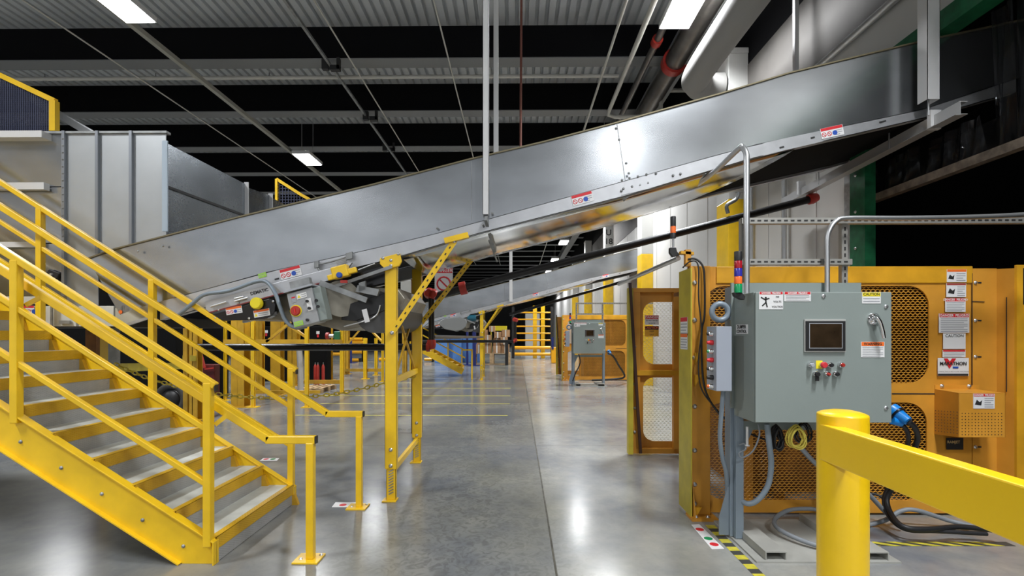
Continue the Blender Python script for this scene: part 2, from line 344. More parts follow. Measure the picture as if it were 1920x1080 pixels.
def holed_panel(name, outer, holes, th, m, root):
    bm = bmesh.new(); org = WORG[root.name]; es = []
    for loop in [outer]+holes:
        vs = [bm.verts.new(V(p)-org) for p in loop]
        es += [bm.edges.new((vs[i], vs[(i+1) % len(vs)])) for i in range(len(vs))]
    bmesh.ops.triangle_fill(bm, edges=es, use_beauty=True)
    r = bmesh.ops.extrude_face_region(bm, geom=bm.faces[:]); bmesh.ops.translate(bm, verts=[g for g in r['geom'] if isinstance(g, bmesh.types.BMVert)], vec=(0, th, 0))
    bmesh.ops.recalc_face_normals(bm, faces=bm.faces[:])
    me = bpy.data.meshes.new(name); bm.to_mesh(me); bm.free(); me.materials.append(m); o = link(name, me, root); WORG[o.name] = org; return o
def expanded_mesh(name, x0, x1, z0, z1, Y, r, m, root, pu=0.040, pv=0.021, wd=0.0045):
    """expanded metal sheet: zigzag strands, clipped to a rounded rectangle"""
    q = MB(); nz = int((z1-z0)/pv); nx = int((x1-x0)/(pu/2))
    def inside(x, z):
        dx = max(x0+r-x, x-(x1-r), 0); dz = max(z0+r-z, z-(z1-r), 0); return dx*dx+dz*dz <= r*r
    for j in range(nz+1):
        zb = z0+j*pv; prev = None
        for i in range(nx+1):
            x = x0+i*pu/2; z = zb+(pv*0.5 if (i+j) % 2 else 0)
            if prev and inside((x+prev[0])/2, (z+prev[1])/2):
                a = V((prev[0], Y, prev[1])); b = V((x, Y, z))
                q.add([a+ZU*wd, b+ZU*wd, b-ZU*wd, a-ZU*wd], [(0, 1, 2, 3)])
            prev = (x, z)
    o = part(name, q, m, root); md = o.modifiers.new('thick', 'SOLIDIFY'); md.thickness = 0.003; return o
def bez(pts, n=8):   # smooth path through points (Catmull-Rom)
    pts = [V(p) for p in pts]; out = []
    for i in range(len(pts)-1):
        p0 = pts[max(i-1, 0)]; p1 = pts[i]; p2 = pts[i+1]; p3 = pts[min(i+2, len(pts)-1)]
        for k in range(n):
            t = k/n; out.append(0.5*((2*p1)+(p2-p0)*t+(2*p0-5*p1+4*p2-p3)*t*t+(3*p1-p0-3*p2+p3)*t**3))
    out.append(pts[-1]); return out
# ================================================================ SETTING
XW = 4.0; ZD = 8.07
b = MB().box(-34, 10, -16, 75, -0.12, 0); struct('floor', b, FLOOR, 'polished grey concrete warehouse floor')
# corrugated deck
q = MB(); xs = -34.0; vs = []; pit = 0.205
prof = []
while xs < 10:
    prof += [(xs, 0), (xs+pit*0.62, 0), (xs+pit*0.70, 0.085), (xs+pit*0.92, 0.085)]; xs += pit
n = len(prof); vs = [V((x, y, ZD+z)) for y in (-16, 75) for x, z in prof]
q.add(vs, [(i, i+1, n+i+1, n+i) for i in range(n-1)]); struct('ceiling', q, DECK, 'grey corrugated steel roof deck')
struct('wall_back', MB().box(-34, 10, 74.8, 75.2, 0, ZD), mat('far_wall', (0.16, 0.16, 0.17), 0.7), 'far end wall')
struct('wall_left', MB().box(-34.3, -34, -16, 75, 0, ZD), mat('far_wall', (0.16, 0.16, 0.17), 0.7), 'far left wall')
# right wall: ribbed white panels, with a dark opening up to Y=5.92
q = MB(); q.box(XW, XW+0.2, 5.92, 75, 0, 6.2); q.box(XW, XW+0.2, -16, 5.92, 4.57, 6.2); q.box(XW, XW+0.2, -16, -1.0, 0, 4.57)
struct('wall_right', q, WALLM, 'white panelled wall along the right side')
q = MB(); y = 6.6
while y < 40:
    q.box(XW-0.010, XW, y, y+0.10, 0, 5.1); y += 1.25
struct('trim_1', q, WALLM, 'raised ribs of the white wall panels')
struct('trim_6', MB().box(XW-0.012, XW, -16, 75, 5.1, 6.2), mat('brown_grey_upper_wall', (0.10, 0.093, 0.085), 0.7, var=0.1), 'brown-grey band along the top of the right wall')  # upper wall strip, darker and browner than the panels below
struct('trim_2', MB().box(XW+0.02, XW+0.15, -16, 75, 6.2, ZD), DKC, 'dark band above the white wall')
# dark bay behind the opening
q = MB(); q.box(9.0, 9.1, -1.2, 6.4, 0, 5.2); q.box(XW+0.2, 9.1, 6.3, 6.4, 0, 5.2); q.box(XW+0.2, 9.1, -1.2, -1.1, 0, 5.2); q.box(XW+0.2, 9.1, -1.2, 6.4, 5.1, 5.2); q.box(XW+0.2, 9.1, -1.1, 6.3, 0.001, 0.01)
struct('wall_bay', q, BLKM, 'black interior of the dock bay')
struct('trim_3', MB().box(XW-0.02, XW+0.0, 5.80, 6.02, 0, 4.5), mat('grey_rough_jamb', (0.40, 0.41, 0.42), 0.7, var=0.2, vscale=20), 'grey jamb liner')
# green steel jamb and header
r = thing('dock_frame', 'dark green bolted steel frame around the black dock opening', 'steel frame', (XW-0.1, 5.7, 0))
part('jamb', MB().box(XW-0.10, XW+0.02, 5.55, 5.60, 0, 4.5).box(XW-0.10, XW-0.06, 5.60, 5.80, 0, 4.5), GRN, r)
part('header', MB().box(XW-0.12, XW+0.06, -1, 5.6, 4.34, 4.52), GRN, r)
for k in range(7): bolt(r, (XW-0.102, 5.7, 1.7+k*0.42), (-1, 0, 0), 0.012)
struct('trim_4', MB().box(0.247, 0.262, -16, 75, 0, 0.0012), mat('joint_fill', (0.085, 0.08, 0.06), 0.6, var=0.5, vscale=9), 'saw-cut joint running down the aisle floor')
struct('trim_5', MB().box(-34, 3.9, 6.82, 6.83, 0, 0.0010).box(-34, 9, 10.8, 10.815, 0, 0.001).box(-34, 9, 19.0, 19.02, 0, 0.001), mat('joint_thin', (0.15, 0.15, 0.14), 0.4), 'fine cross joints in the floor slab')
# roof beams
ordn = ['nearest', 'second nearest', 'third', 'fourth', 'fifth', 'sixth', 'seventh', 'eighth', 'ninth', 'tenth', 'eleventh', 'twelfth', 'thirteenth', 'fourteenth', 'fifteenth', 'sixteenth', 'seventeenth', 'eighteenth', 'nineteenth', 'twentieth', 'twenty-first', 'twenty-second', 'twenty-third', 'twenty-fourth', 'twenty-fifth', 'farthest']
r0 = None
for k in range(26):
    Y = 10.22+2.42*k; lab = 'deep shade-dark roof beam under the corrugated deck, %s from the viewpoint' % ordn[k]
    if k == 0:
        r0 = thing('roof_beam', lab, 'roof beam', (0, Y, ZD-0.77), 'roof beams across the hall')
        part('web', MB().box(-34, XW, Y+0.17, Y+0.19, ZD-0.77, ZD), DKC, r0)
        part('bottom_flange', MB().box(-34, XW, Y, Y+0.36, ZD-0.785, ZD-0.765), FLG, r0)
    else: copy_tree(r0, (0, 2.42*k, 0), lab)
# columns on right wall with yellow lower part
c0 = None
for k, lab in enumerate(['white wall column with yellow base behind the grey control cabinet', 'white wall column with yellow base seen over the open orange gate', 'narrow far column with yellow base stencilled U 18', 'farthest white and yellow wall column beyond the second conveyor', 'most distant white and yellow wall column in the aisle']):
    Y = 8.54+5.96*k
    if k == 0:
        c0 = thing('wall_column', lab, 'column', (3.74, Y, 0), 'columns along the white wall')
        part('column_shaft', MB().box(3.66, XW, Y, Y+0.5, 3.88, 6.5).box(3.64, XW, Y-0.02, Y+0.47, 6.4, 6.5), COLW, c0, bev=0.01)
        part('yellow_base', MB().box(3.655, XW, Y-0.005, Y+0.505, 0, 3.88), YEL, c0, bev=0.01)
    else:
        c = copy_tree(c0, (0, 5.96*k, 0), lab)
        if k == 2:
            text(c, 'U', 0.34, (3.80, Y-0.012, 5.71), XU, ZU, INK, bold=0.006); text(c, '18', 0.34, (3.80, Y-0.012, 5.34), XU, ZU, INK, bold=0.006)
# ================================================================ LAMPS
rows = []
for Y, nm in ((-12, 'behind'), (-4.0, 'behind'), (1.2, 'overhead'), (7.55, 'near'), (14.2, 'mid'), (20.8, 'far'), (27.6, 'far'), (34.2, 'far'), (41, 'far'), (48, 'far')):
    rows.append((2.6 if Y != -4.0 else 2.75, Y))
for Y in (-12, -5.6, 1.0, 7.3, 14.25, 20.8, 27.4, 34): rows.append((-6.12, Y))
for Y in (-2, 7, 16, 26): rows.append((-15, Y))
ORD = ['nearest', 'second', 'third', 'fourth', 'fifth', 'sixth', 'seventh', 'eighth', 'ninth', 'tenth']
LL = {}
for X_, nm in ((2.6, 'right'), (-6.12, 'middle'), (-15, 'left')):
    fr = sorted(y for x, y in rows if abs(x-X_) < 0.5 and y > 0); bk = sorted((y for x, y in rows if abs(x-X_) < 0.5 and y <= 0), reverse=True)
    for k, y in enumerate(fr): LL[(nm, y)] = 'highbay lamp in the %s row, %s one counted from the camera' % (nm, ORD[k])
    for k, y in enumerate(bk): LL[(nm, y)] = 'highbay lamp behind the viewpoint in the %s row, %s one back' % (nm, ORD[k])
LL[('right', 7.55)] = 'bright rectangular highbay lamp beside the white round duct'; LL[('middle', 7.3)] = 'bright rectangular highbay lamp at upper left beside the long strut'
LL[('middle', 14.25)] = 'small bright highbay lamp hanging at centre left above the hopper'; LL[('right', 27.6)] = 'far highbay lamp glowing under the conveyor, upper of two'; LL[('right', 34.2)] = 'farther highbay lamp glowing under the conveyor, lower of two'
def lamp(x, y, i):
    z = 6.6; L = 1.25 if y != 14.25 else 0.95
    l = LL[('right' if x > 0 else 'middle' if x > -10 else 'left', y)]
    r = thing('highbay_lamp', l, 'ceiling lamp', (x, y, z), 'highbay lamps')
    part('housing', MB().box(x-0.25, x+0.25, y-L/2, y+L/2, z+0.012, z+0.10), WSTEEL, r)
    part('diffuser', MB().box(x-0.23, x+0.23, y-L/2+0.02, y+L/2-0.02, z, z+0.012), LAMPM, r)
    q = MB()
    for s in (-1, 1): q.cyl((x, y+s*L*0.4, z+0.1), (x, y+s*L*0.4, ZD), 0.006, 6)
    part('hanger_rod', q, ZINC, r)
    ld = bpy.data.lights.new('lamp_light', 'AREA'); ld.shape = 'RECTANGLE'; ld.size = 0.44; ld.size_y = L*0.95; ld.energy = LAMP_W; ld.color = (0.95, 0.97, 1.0); ld.spread = math.radians(146)
    lo = link('lamp_light', ld, r); lo.location = (0, 0, -0.01)
for i, (x, y) in enumerate(rows): lamp(x, y, i)
# ================================================================ CEILING RUNS (parallel to the aisle)
def run(name, px, py, z, y0, y1, wd, m, label, cat, rnd=False, group=None):
    d = ray(px, py); X = d.x/d.z*(z-H)
    q = MB()
    if rnd: q.tube([(X, y0, z), (X, y1, z)], wd/2, 10)
    else: q.box(X-wd/2, X+wd/2, y0, y1, z-wd/2, z+wd/2)
    return single(name, q, m, label, cat, group)
run('conduit_strut', 190, 0, 6.75, 3, 45, 0.085, mat('strut_pale', (0.42, 0.41, 0.36), 0.4, 0.4), 'long grey strut carrying conduit, running beside the upper left lamp', 'strut')
run('thin_conduit', 42, 0, 7.1, 3, 45, 0.03, DECKP, 'thin pale conduit along the roof, leftmost at top edge', 'conduit', True)
run('cable_tray', 527, -10, 7.15, 3, 40, 0.05, DZINC, 'thin dark cable run with black clips along the roof', 'cable run')
run('thin_conduit', 588, 0, 7.05, 3, 40, 0.03, DECKP, 'thin pale conduit along the roof, between dark cable run and tall post', 'conduit', True)
run('thin_conduit', 813, 0, 7.05, 3, 40, 0.032, DECKP, 'thin pale conduit along the roof, just left of the tall post', 'conduit', True)
run('sprinkler_branch_pipe', 1175, 0, 6.6, 3, 40, 0.05, DECKP, 'pale sprinkler branch pipe left of the right-hand lamp', 'pipe', True)
d = ray(1228, 0); XB = d.x/d.z*(6.6-H)
single('sprinkler_branch_pipe', MB().tube([(XB, 3, 6.6), (XB, 11.1, 6.6), (XB, 11.25, 6.55), (XB+0.15, 11.25, 6.5), (XB+1.1, 11.25, 6.5), (XB+1.2, 11.25, 6.6), (XB+1.2, 11.25, 7.0), (XB+1.3, 11.25, 7.1), (XB+1.9, 11.25, 7.1)], 0.045, 10), DECKP, 'pale sprinkler pipe that bends and steps over toward the white duct', 'pipe')
single('sprinkler_cross_main', MB().tube([(-34, 10.75, 7.18), (P(1160, 142, 10.75).x, 10.75, 7.18)], 0.04, 10), DECKP, 'long pale pipe crossing the hall just below the roof beams', 'pipe')
for k, (px, Y) in enumerate([(84, 10.76), (292, 10.76), (505, 10.76), (712, 10.76)]):
    x = P(px, 143, Y).x; q = MB().cyl((x, Y, 7.2), (x, Y, ZD-0.77), 0.008, 6).tube([(x+0.05*math.cos(a), Y, 7.18+0.06*math.sin(a)) for a in [i*.785 for i in range(8)]], 0.008, 5, closed=True)
    single('pipe_hanger', q, DZINC, 'small rod hanger holding the cross pipe, %s from the left' % ['first', 'second', 'third', 'fourth'][k], 'pipe hanger', 'hangers on the cross pipe')
for px, py in ((618, 122), (692, 218), (727, 277)):
    c = P(px, py, {122: 10.2, 218: 12.6, 277: 15.1}[py]); single('cable_clamp', MB().box(c.x-0.15, c.x-0.02, c.y-0.05, c.y+0.05, c.z-0.1, c.z+0.12).box(c.x+0.02, c.x+0.22, c.y-0.05, c.y+0.05, c.z-0.12, c.z-0.02).box(c.x+0.16, c.x+0.22, c.y-0.05, c.y+0.05, c.z-0.1, c.z+0.14), BLK, 'black clamp bracket on the dark cable run, %s' % {122: 'nearest and largest', 218: 'the middle one', 277: 'the smallest'}[py], 'clamp', 'black clamps under the roof beams')
# big dark sprinkler main with red coupling
d = ray(1268, 110); z = 7.0; XM = d.x/d.z*(z-H)
r = thing('sprinkler_main', 'thick dark steel pipe with red grooved coupling behind the right lamp', 'pipe', (XM, 9, z))
part('pipe_body', MB().tube([(XM, 4, z), (XM, 26, z)], 0.20, 20), mat('dark_steel_pipe', (0.16, 0.15, 0.14), 0.35, 0.6, var=0.3), r)
for yy in (9.9,): part('coupling', MB().tube([(XM, yy-0.09, z), (XM, yy+0.09, z)], 0.25, 20), RED, r, 'red grooved coupling')
d = ray(1235, 70); XM = d.x/d.z*(z-H)
r = thing('sprinkler_riser_pipe', 'slimmer dark pipe with red coupling beside the thick dark pipe', 'pipe', (XM, 9, z))
part('pipe_body', MB().tube([(XM, 4, z), (XM, 26, z)], 0.065, 14), MATS['dark_steel_pipe'], r)
part('coupling', MB().tube([(XM, 9.1, z), (XM, 9.25, z)], 0.10, 16), RED, r, 'red grooved coupling')
single('red_drop_pipe', MB().cyl(P(978, 0, 9.0)+ZU*0.6, P(976, 300, 9.0), 0.022, 8), mat('rusty_pipe', (0.20, 0.07, 0.05), 0.6), 'thin rusty red pipe dropping from the roof right of the tall post', 'pipe')
# white round duct
dx = P(1300, 150, 8.5)
pts = bez([(dx.x, 2.0, dx.z), (dx.x, 5.0, dx.z), (dx.x, 8.1, dx.z), (dx.x+0.12, 8.6, dx.z), (dx.x+0.3, 8.75, dx.z), (3.635, 8.75, dx.z)], 6)
single('round_duct', MB().tube(pts, 0.235, 24), mat('white_duct', (0.34, 0.335, 0.32), 0.8), 'large white round duct elbowing into the wall column', 'duct')
single('wall_conduit', MB().tube([(XW-0.06, 3.5, 5.05), (XW-0.06, 8.6, 5.05)], 0.045, 10), ZINC, 'grey conduit strapped along the upper right wall', 'conduit')
single('roof_girder', MB().box(3.05, 3.4, 3, 60, 6.9, 7.3), FLG, 'grey girder running above the white round duct', 'girder')
for px, m_, l in ((1470, ZINC, 'vertical steel conduit on the white wall left of the green frame'), (1394, ZINC, 'vertical steel conduit against the yellow column base')):
    c = PX(px, 400, XW-0.08) if px == 1470 else V((3.93, 8.3, 3)); single('vertical_conduit', MB().cyl((c.x, c.y, 0), (c.x, c.y, 4.4), 0.035, 10), m_, l, 'conduit')
# vinyl strip curtain and lip in the dock opening
r = thing('strip_curtain', 'glossy clear strip curtain over a dark lip in the dock opening', 'strip curtain', (4.15, 4.5, 3.05))
yy = 3.2; k = 0
while yy < 5.65:
    x = 4.10+0.03*math.sin(k*2.1); q = MB(); n = 7
    zt_ = 4.35 if yy < 4.2 else 3.48; top = [V((x+0.02*math.sin(j*1.1+k), yy+0.21*j/n, zt_)) for j in range(n)]; bot = [V((x+0.05*math.sin(j*1.4+k*1.7), yy+0.21*j/n+0.02*math.sin(k), 3.12)) for j in range(n)]
    q.strip(top, bot, (0.002, 0, 0)); o = part('strip', q, FILM, r)
    for p_ in o.data.polygons: p_.use_smooth = True
    yy += 0.23; k += 1
part('lip', MB().box(4.02, 4.10, 2.2, 5.72, 3.05, 3.13), BRN, r)
part('backing_sheet', MB().box(4.20, 4.22, 4.3, 5.72, 3.10, 3.45), BLKG, r)
# ================================================================ FLOOR MARKINGS
TAPEY = mat('tape_yellow', (0.62, 0.55, 0.05), 0.5, var=0.2, vscale=20); TAPEK = mat('tape_black', (0.05, 0.05, 0.045), 0.6)
for k, (y_, x0_, x1_) in enumerate([(779, 545, 952), (757, 600, 956), (742, 600, 957), (728, 740, 958), (718, 745, 955)]):
    a = G(x0_, y_); c = G(x1_, y_)
    single('floor_line', MB().box(a.x, c.x, (a.y+c.y)/2-0.02, (a.y+c.y)/2+0.03, 0.0, 0.0015), TAPEY, 'thin yellow floor line across the aisle, %s from the camera' % ['first', 'second', 'third', 'fourth', 'fifth'][k], 'floor marking', 'yellow floor lines')
def striped(name, a, b, wd, n, diag, label):
    a, b = V(a), V(b); a.z = b.z = 0; d = (b-a); L = d.length; d.normalize(); s = V((-d.y, d.x, 0))
    r = thing(name, label, 'floor tape', (a+b)/2)
    part('tape_base', MB().obox((a+b)/2+ZU*0.0006, d*L/2, s*wd/2, ZU*0.0006), TAPEK, r)
    q = MB(); st = L/n
    for i in range(n):
        o = a+d*st*i; k = d*wd*diag
        q = MB().poly([o-s*wd/2+ZU*0.0012, o-s*wd/2+d*st*0.5+ZU*0.0012, o+s*wd/2+d*st*0.5+k+ZU*0.0012, o+s*wd/2+k+ZU*0.0012], ZU*0.0005); part('stripe', q, TAPEY, r)
striped('hazard_tape', G(1331, 985), G(1440, 1096), 0.075, 7, 0.0, 'black and yellow hazard tape running toward the camera by the cabinet base')
striped('hazard_tape', G(1626, 1020), G(1895, 1020), 0.075, 7, -1.9, 'black and yellow hazard tape running crosswise behind the yellow bollard')
def floor_sign(pts, dots, label):
    c = sum((G(*p) for p in pts), V((0, 0, 0)))/4; r = thing('floor_sign', label, 'floor sticker', c)
    part('sign_plate', MB().poly([G(*p) for p in pts], ZU*0.0015), WHT, r)
    for (x, y, m_) in dots:
        g = G(x, y); part('dot', MB().lathe((g.x, g.y, 0.0015), ZU, [(0.032, 0), (0.032, 0.0008)], 20), m_, r, ('red' if m_ is REDS else 'green')+' round dot')
floor_sign([(1296, 984), (1311, 983), (1358, 1029), (1335, 1030)], [(1312, 993, REDS), (1328, 1010, GRNL), (1339, 1021, REDS)], 'white floor sticker with red, green and red dots beside the hazard tape')
floor_sign([(622, 951), (629, 942), (668, 942), (664, 951)], [(643, 947, REDS)], 'white floor sticker with a red dot at the foot of the handrail post')
floor_sign([(487, 864), (494, 859), (524, 859), (519, 864)], [(499, 861, REDS), (512, 861, GRNL)], 'small white floor sticker with red and green dots beyond the stairs')
# ================================================================ STAIRS
Y0 = 3.31; Y1 = 4.49; RUN = 0.2794; SL = 0.632; RISE = RUN*SL
st = thing('steel_staircase', 'yellow steel staircase with grey diamond plate treads rising to the left', 'staircase', (-3.4, 3.9, 0))
nx = P(404, 1015, Y0).x        # nosing of the bottom step
def zt(x): return (nx-x)*SL    # stringer reference line
def stringer(y, s):            # channel, web at y, flanges toward s
    q = MB(); xa = nx+0.005; xb = nx-4.6; up = 0.155; dn = 0.145
    web = [(xa, 0.0), (xa, up), (xb, zt(xb)+up), (xb, zt(xb)-dn), (xa-0.235, 0.0)]
    q.poly([(x, y, z) for x, z in web], (0, 0.008*s, 0))
    d = V((-1, 0, SL)).normalized(); nn = V((SL, 0, 1)).normalized()
    q.bar(V((xa, y-0.0*s, up-0.004)), V((xb, y, zt(xb)+up-0.004)), 0.062, 0.010, up=nn)
    q.bar(V((xa-0.24, y, 0.004)), V((xb, y, zt(xb)-dn)), 0.062, 0.012, up=nn)
    q.box(xa-0.01, xa, y-0.03, y+0.03, 0, up)
    return q
part('stringer', stringer(Y0, 1), YEL, st, bev=0.002); part('stringer', stringer(Y1, -1), YEL, st, bev=0.002)
NS = 15
for k in range(NS):
    xn = nx-RUN*k; z = RISE*(k+1)-0.005
    t = part('step', MB().box(xn-RUN-0.01, xn-0.05, Y0+0.01, Y1-0.01, z-0.012, z), TREAD, st); part('riser', MB().box(xn-0.010, xn-0.002, Y0+0.01, Y1-0.01, z-RISE+0.0 if k else 0.005, z-0.075), DIAM, t)
    part('nosing', MB().box(xn-0.055, xn+0.001, Y0+0.012, Y1-0.012, z-0.006, z+0.003).box(xn-0.006, xn+0.002, Y0+0.012, Y1-0.012, z-0.078, z+0.003), DIAMY, t, 'yellow painted nosing')
    part('end_clip', MB().poly([(xn-0.004, Y1-0.045, z-0.08), (xn-0.004, Y1-0.045, z-RISE), (xn+0.055, Y1-0.045, z-RISE), (xn+0.02, Y1-0.045, z-0.08)], (0, 0.037, 0)), YEL2, t)  # clip in darker yellow: shade of its right-facing side is in the colour
    if 0 < k < 14:
        x = P(344, 1024, Y0).x-RUN*(k-1); bolt(st, (x, Y0-0.001, P(344, 1024, Y0).z+RISE*(k-1)), NY, 0.009, DZINC)
def sline(px, py, Y, s=SL):   # point on a sloped rail given one reference pixel -> (x -> z)
    c = P(px, py, Y); return lambda x: c.z+(c.x-x)*s
def rail(Y, px, py, x0, x1, wd=0.045, s=SL):
    f = sline(px, py, Y, s); return MB().bar((x0, Y, f(x0)), (x1, Y, f(x1)), wd, wd, up=V((s, 0, 1)))
def guard(Y, posts, top, mids, label, xl):
    xr = P(posts[0], 800, Y).x
    r = thing('stair_guard', label, 'railing', (xr-1.5, Y, 0.2))
    f = sline(*top, Y)
    part('top_rail', rail(Y, *top, xr+0.05, xl), YEL, r, bev=0.006)
    for m_ in mids: part('mid_rail', rail(Y, *m_, xr, xl, 0.036), YEL, r, bev=0.005)
    for k, px in enumerate(posts):
        x = P(px, 800, Y).x; part('post', MB().box(x-0.026, x+0.026, Y-0.026, Y+0.026, zt(x)+0.10, f(x)-0.01), YEL, r, bev=0.005)
    x = xr+0.05; part('end_cap', MB().box(x-0.002, x+0.006, Y-0.018, Y+0.018, f(x)-0.035, f(x)+0.02), BLK, r, 'black end cap')
    return r
guard(Y0-0.01, [391, 31, -330], (391, 715), [(391, 909), (391, 806)], 'front yellow stair railing nearest the camera', nx-4.3)
guard(Y1+0.02, [546, 286, 76, -190], (546, 688), [(546, 763), (546, 836)], 'rear yellow stair railing on the far side of the steps', nx-4.3)
def grab(Y, ref, bend, end, foot, label, xl):
    b_ = P(*bend, Y); e = P(*end, Y); f = sline(*ref, Y, 0.63); r = thing('handrail', label, 'handrail', (e.x, Y, 0))
    q = MB(); h = 0.055; q.bar((xl, Y, f(xl)), (b_.x, Y, b_.z), h*0.8, h, up=V((0.63, 0, 1))); q.bar((b_.x-0.02, Y, b_.z), (e.x, Y, b_.z), h*0.8, h)
    part('grab_bar', q, YEL, r, bev=0.006); part('end_cap', MB().box(e.x, e.x+0.008, Y-0.02, Y+0.02, b_.z-0.025, b_.z+0.025), BLK, r, 'black end cap')
    x = e.x-0.035; part('foot_post', MB().box(x-0.026, x+0.026, Y-0.026, Y+0.026, 0.012, b_.z-0.02), YEL, r, bev=0.005)
    p_ = part('foot_plate', MB().box(x-0.10, x+0.075, Y-0.075, Y+0.075, 0, 0.012), YEL, r, bev=0.002)
    bolt(p_, (x-0.06, Y-0.02, 0.012), ZU, 0.009); bolt(p_, (x+0.055, Y+0.045, 0.012), ZU, 0.009)
    return r
g = grab(Y0+0.07, (383, 747), (505, 824), (592, 824), 1060, 'front handrail with bent end on its own floor post', nx-4.3)
part('bracket', MB().bar((P(398, 800, Y0).x, Y0+0.03, P(398, 798, Y0).z), (P(421, 775, Y0).x, Y0+0.06, P(421, 777, Y0).z), 0.012, 0.03), YEL, g)
part('bracket', MB().bar((P(40, 570, Y0).x, Y0+0.03, P(40, 572, Y0).z), (P(66, 550, Y0).x, Y0+0.06, P(66, 553, Y0).z), 0.012, 0.03), YEL, g)
grab(Y1-0.10, (360, 615), (615, 776), (681, 776), 955, 'rear handrail with bent end on its own floor post', nx-4.3)
# landing outside the picture that carries the flight
r = thing('stair_landing', 'yellow landing at the head of the staircase', 'landing', (nx-5.2, 3.9, 0)); zl = zt(nx-4.4)
part('deck', MB().box(nx-6.0, nx-4.42, Y0, Y1, zl-0.1, zl+0.02), YEL, r)
for x in (nx-4.6, nx-5.9):
    for y in (Y0+0.05, Y1-0.05): part('leg', MB().box(x-0.04, x+0.04, y-0.04, y+0.04, 0, zl-0.1), YEL, r)
# ================================================================ CONVEYOR 1
YC = 4.6; YF = 5.95
TOP = [(165, 486), (215, 468), (460, 405), (700, 347), (880, 300), (1020, 267), (1150, 233), (1350, 177), (1480, 138), (1730, 78), (1920, 38)]
MID = [(225, 590), (260, 577), (500, 510), (700, 466), (820, 437), (990, 390), (1150, 345), (1320, 297), (1420, 270), (1730, 205), (1920, 143)]
BOT = [(385, 577), (520, 537), (730, 487), (900, 437), (1175, 367), (1400, 300), (1470, 282), (1730, 222), (1920, 168)]
cv = thing('belt_conveyor', 'long galvanised inclined conveyor rising to the right across the near bay', 'conveyor', (-0.5, 5.2, 2.0), 'inclined conveyors')
def near(pts, Y=YC): return [P(x, y, Y) for x, y in pts]
a = near(TOP); b_ = near(MID)
part('side_wall', MB().strip(a, b_, (0, 0.004, 0)), GALV, cv)
OFF = V((0, YF-YC, 0))
part('side_wall', MB().strip([p+OFF for p in a], [p+OFF for p in b_], (0, 0.004, 0)), GALV, cv)
q = MB()
for i in range(len(a)-1): q.bar(a[i]+ZU*0.004, a[i+1]+ZU*0.004, 0.03, 0.012)
part('top_lip', q, mat('olive_edge', (0.20, 0.17, 0.10), 0.5, 0.4), cv)
MIDC = [(385, 540), (500, 510), (700, 466), (820, 437), (990, 390), (1150, 345), (1320, 297), (1420, 270), (1730, 205), (1920, 143)]
def interp(pl, x):
    for (x0, y0), (x1, y1) in zip(pl, pl[1:]):
        if x0 <= x <= x1: return y0+(y1-y0)*(x-x0)/(x1-x0)
    return pl[0][1] if x < pl[0][0] else pl[-1][1]
xs = [300, 345, 385, 520, 640, 730, 820, 900, 1020, 1175, 1300, 1400, 1470, 1600, 1730, 1800, 1905]
BOTX = [(300, 600), (345, 588)]+BOT
Yc = YC-0.035
ct = [P(x, interp(MID, x), Yc) for x in xs]; cb = [P(x, interp(BOTX, x), Yc) for x in xs]
def chan(off):
    q = MB(); q.strip([p+off for p in ct], [p+off for p in cb], (0, 0.004, 0)); q.strip([p+off for p in cb], [p+off+ZU*0.006 for p in cb], (0, 0.075, 0)); q.strip([p+off for p in ct], [p+off-ZU*0.005 for p in ct], (0, 0.035, 0)); return q
part('side_channel', chan(V((0, 0, 0))), CHAN, cv); part('side_channel', chan(OFF+V((0, 0.03, 0))), CHAN, cv)
part('splice_plate', MB().poly([P(1165, 366, Yc-0.006), P(1172, 345, Yc-0.006), P(1222, 330, Yc-0.006), P(1220, 353, Yc-0.006)], (0, 0.006, 0)), CHAN, cv)
for px, py in ((1166, 338), (1180, 334), (1196, 331), (1212, 327), (1169, 354), (1185, 350), (1200, 347), (1215, 343), (1165, 358), (1230, 325), (1262, 329), (1276, 326), (1155, 241), (1161, 262), (1174, 306), (1179, 325), (259, 471), (306, 461), (912, 400), (923, 400), (820, 428)):
    bolt(cv, P(px, py, Yc-0.004 if py > 320 else YC-0.001), NY, 0.008, DZINC, 'rivet')
part('panel_seam', MB().bar(P(1157, 233, YC-0.003), P(1173, 343, YC-0.003), 0.004, 0.004, up=(1, 0, 0)).bar(P(884, 302, YC-0.003), P(884, 412, YC-0.003), 0.004, 0.004, up=(1, 0, 0)), DZINC, cv)
for px, py, L in ((519, 523, 0.04), (1524, 141+133, 0.035), (1466, 276, 0.04), (1655, 228, 0.06)):
    c = P(px, py if px != 1524 else 258, Yc-0.003); part('slot', MB().bar(c-V((L, 0, L*-0.25))*0.5*-1 if False else c-V((L/2, 0, L*0.13)), c+V((L/2, 0, L*0.13)), 0.003, 0.014), INK, cv)
# bottom pan: polished, obliquely cut at its right end
xp = [752, 800, 850, 900, 1000, 1100, 1175, 1260, 1340, 1400, 1440, 1470, 1490]
npts = [P(x, interp(BOTX, x)+1, YC) for x in xp]; xend_n = npts[-1].x; xend_f = P(1275, 430, YF).x
q = MB(); rows_ = 10; grid = []
for j in range(rows_+1):
    t = j/rows_; xe = xend_n+(xend_f-xend_n)*(t**1.5); x0 = npts[0].x
    rowp = []
    for i in range(25):
        x = x0+(xe-x0)*i/24
        for p0, p1 in zip(npts, npts[1:]):
            if p0.x <= x <= p1.x+1e-6: z = p0.z+(p1.z-p0.z)*(x-p0.x)/(p1.x-p0.x); break
        rowp.append(V((x, YC+(YF-YC)*t, z-0.006-0.02*math.sin(math.pi*t))))
    grid.append(rowp)
vs = [p for rr in grid for p in rr]; q.add(vs, [(j*25+i, j*25+i+1, (j+1)*25+i+1, (j+1)*25+i) for j in range(rows_) for i in range(24)], True)
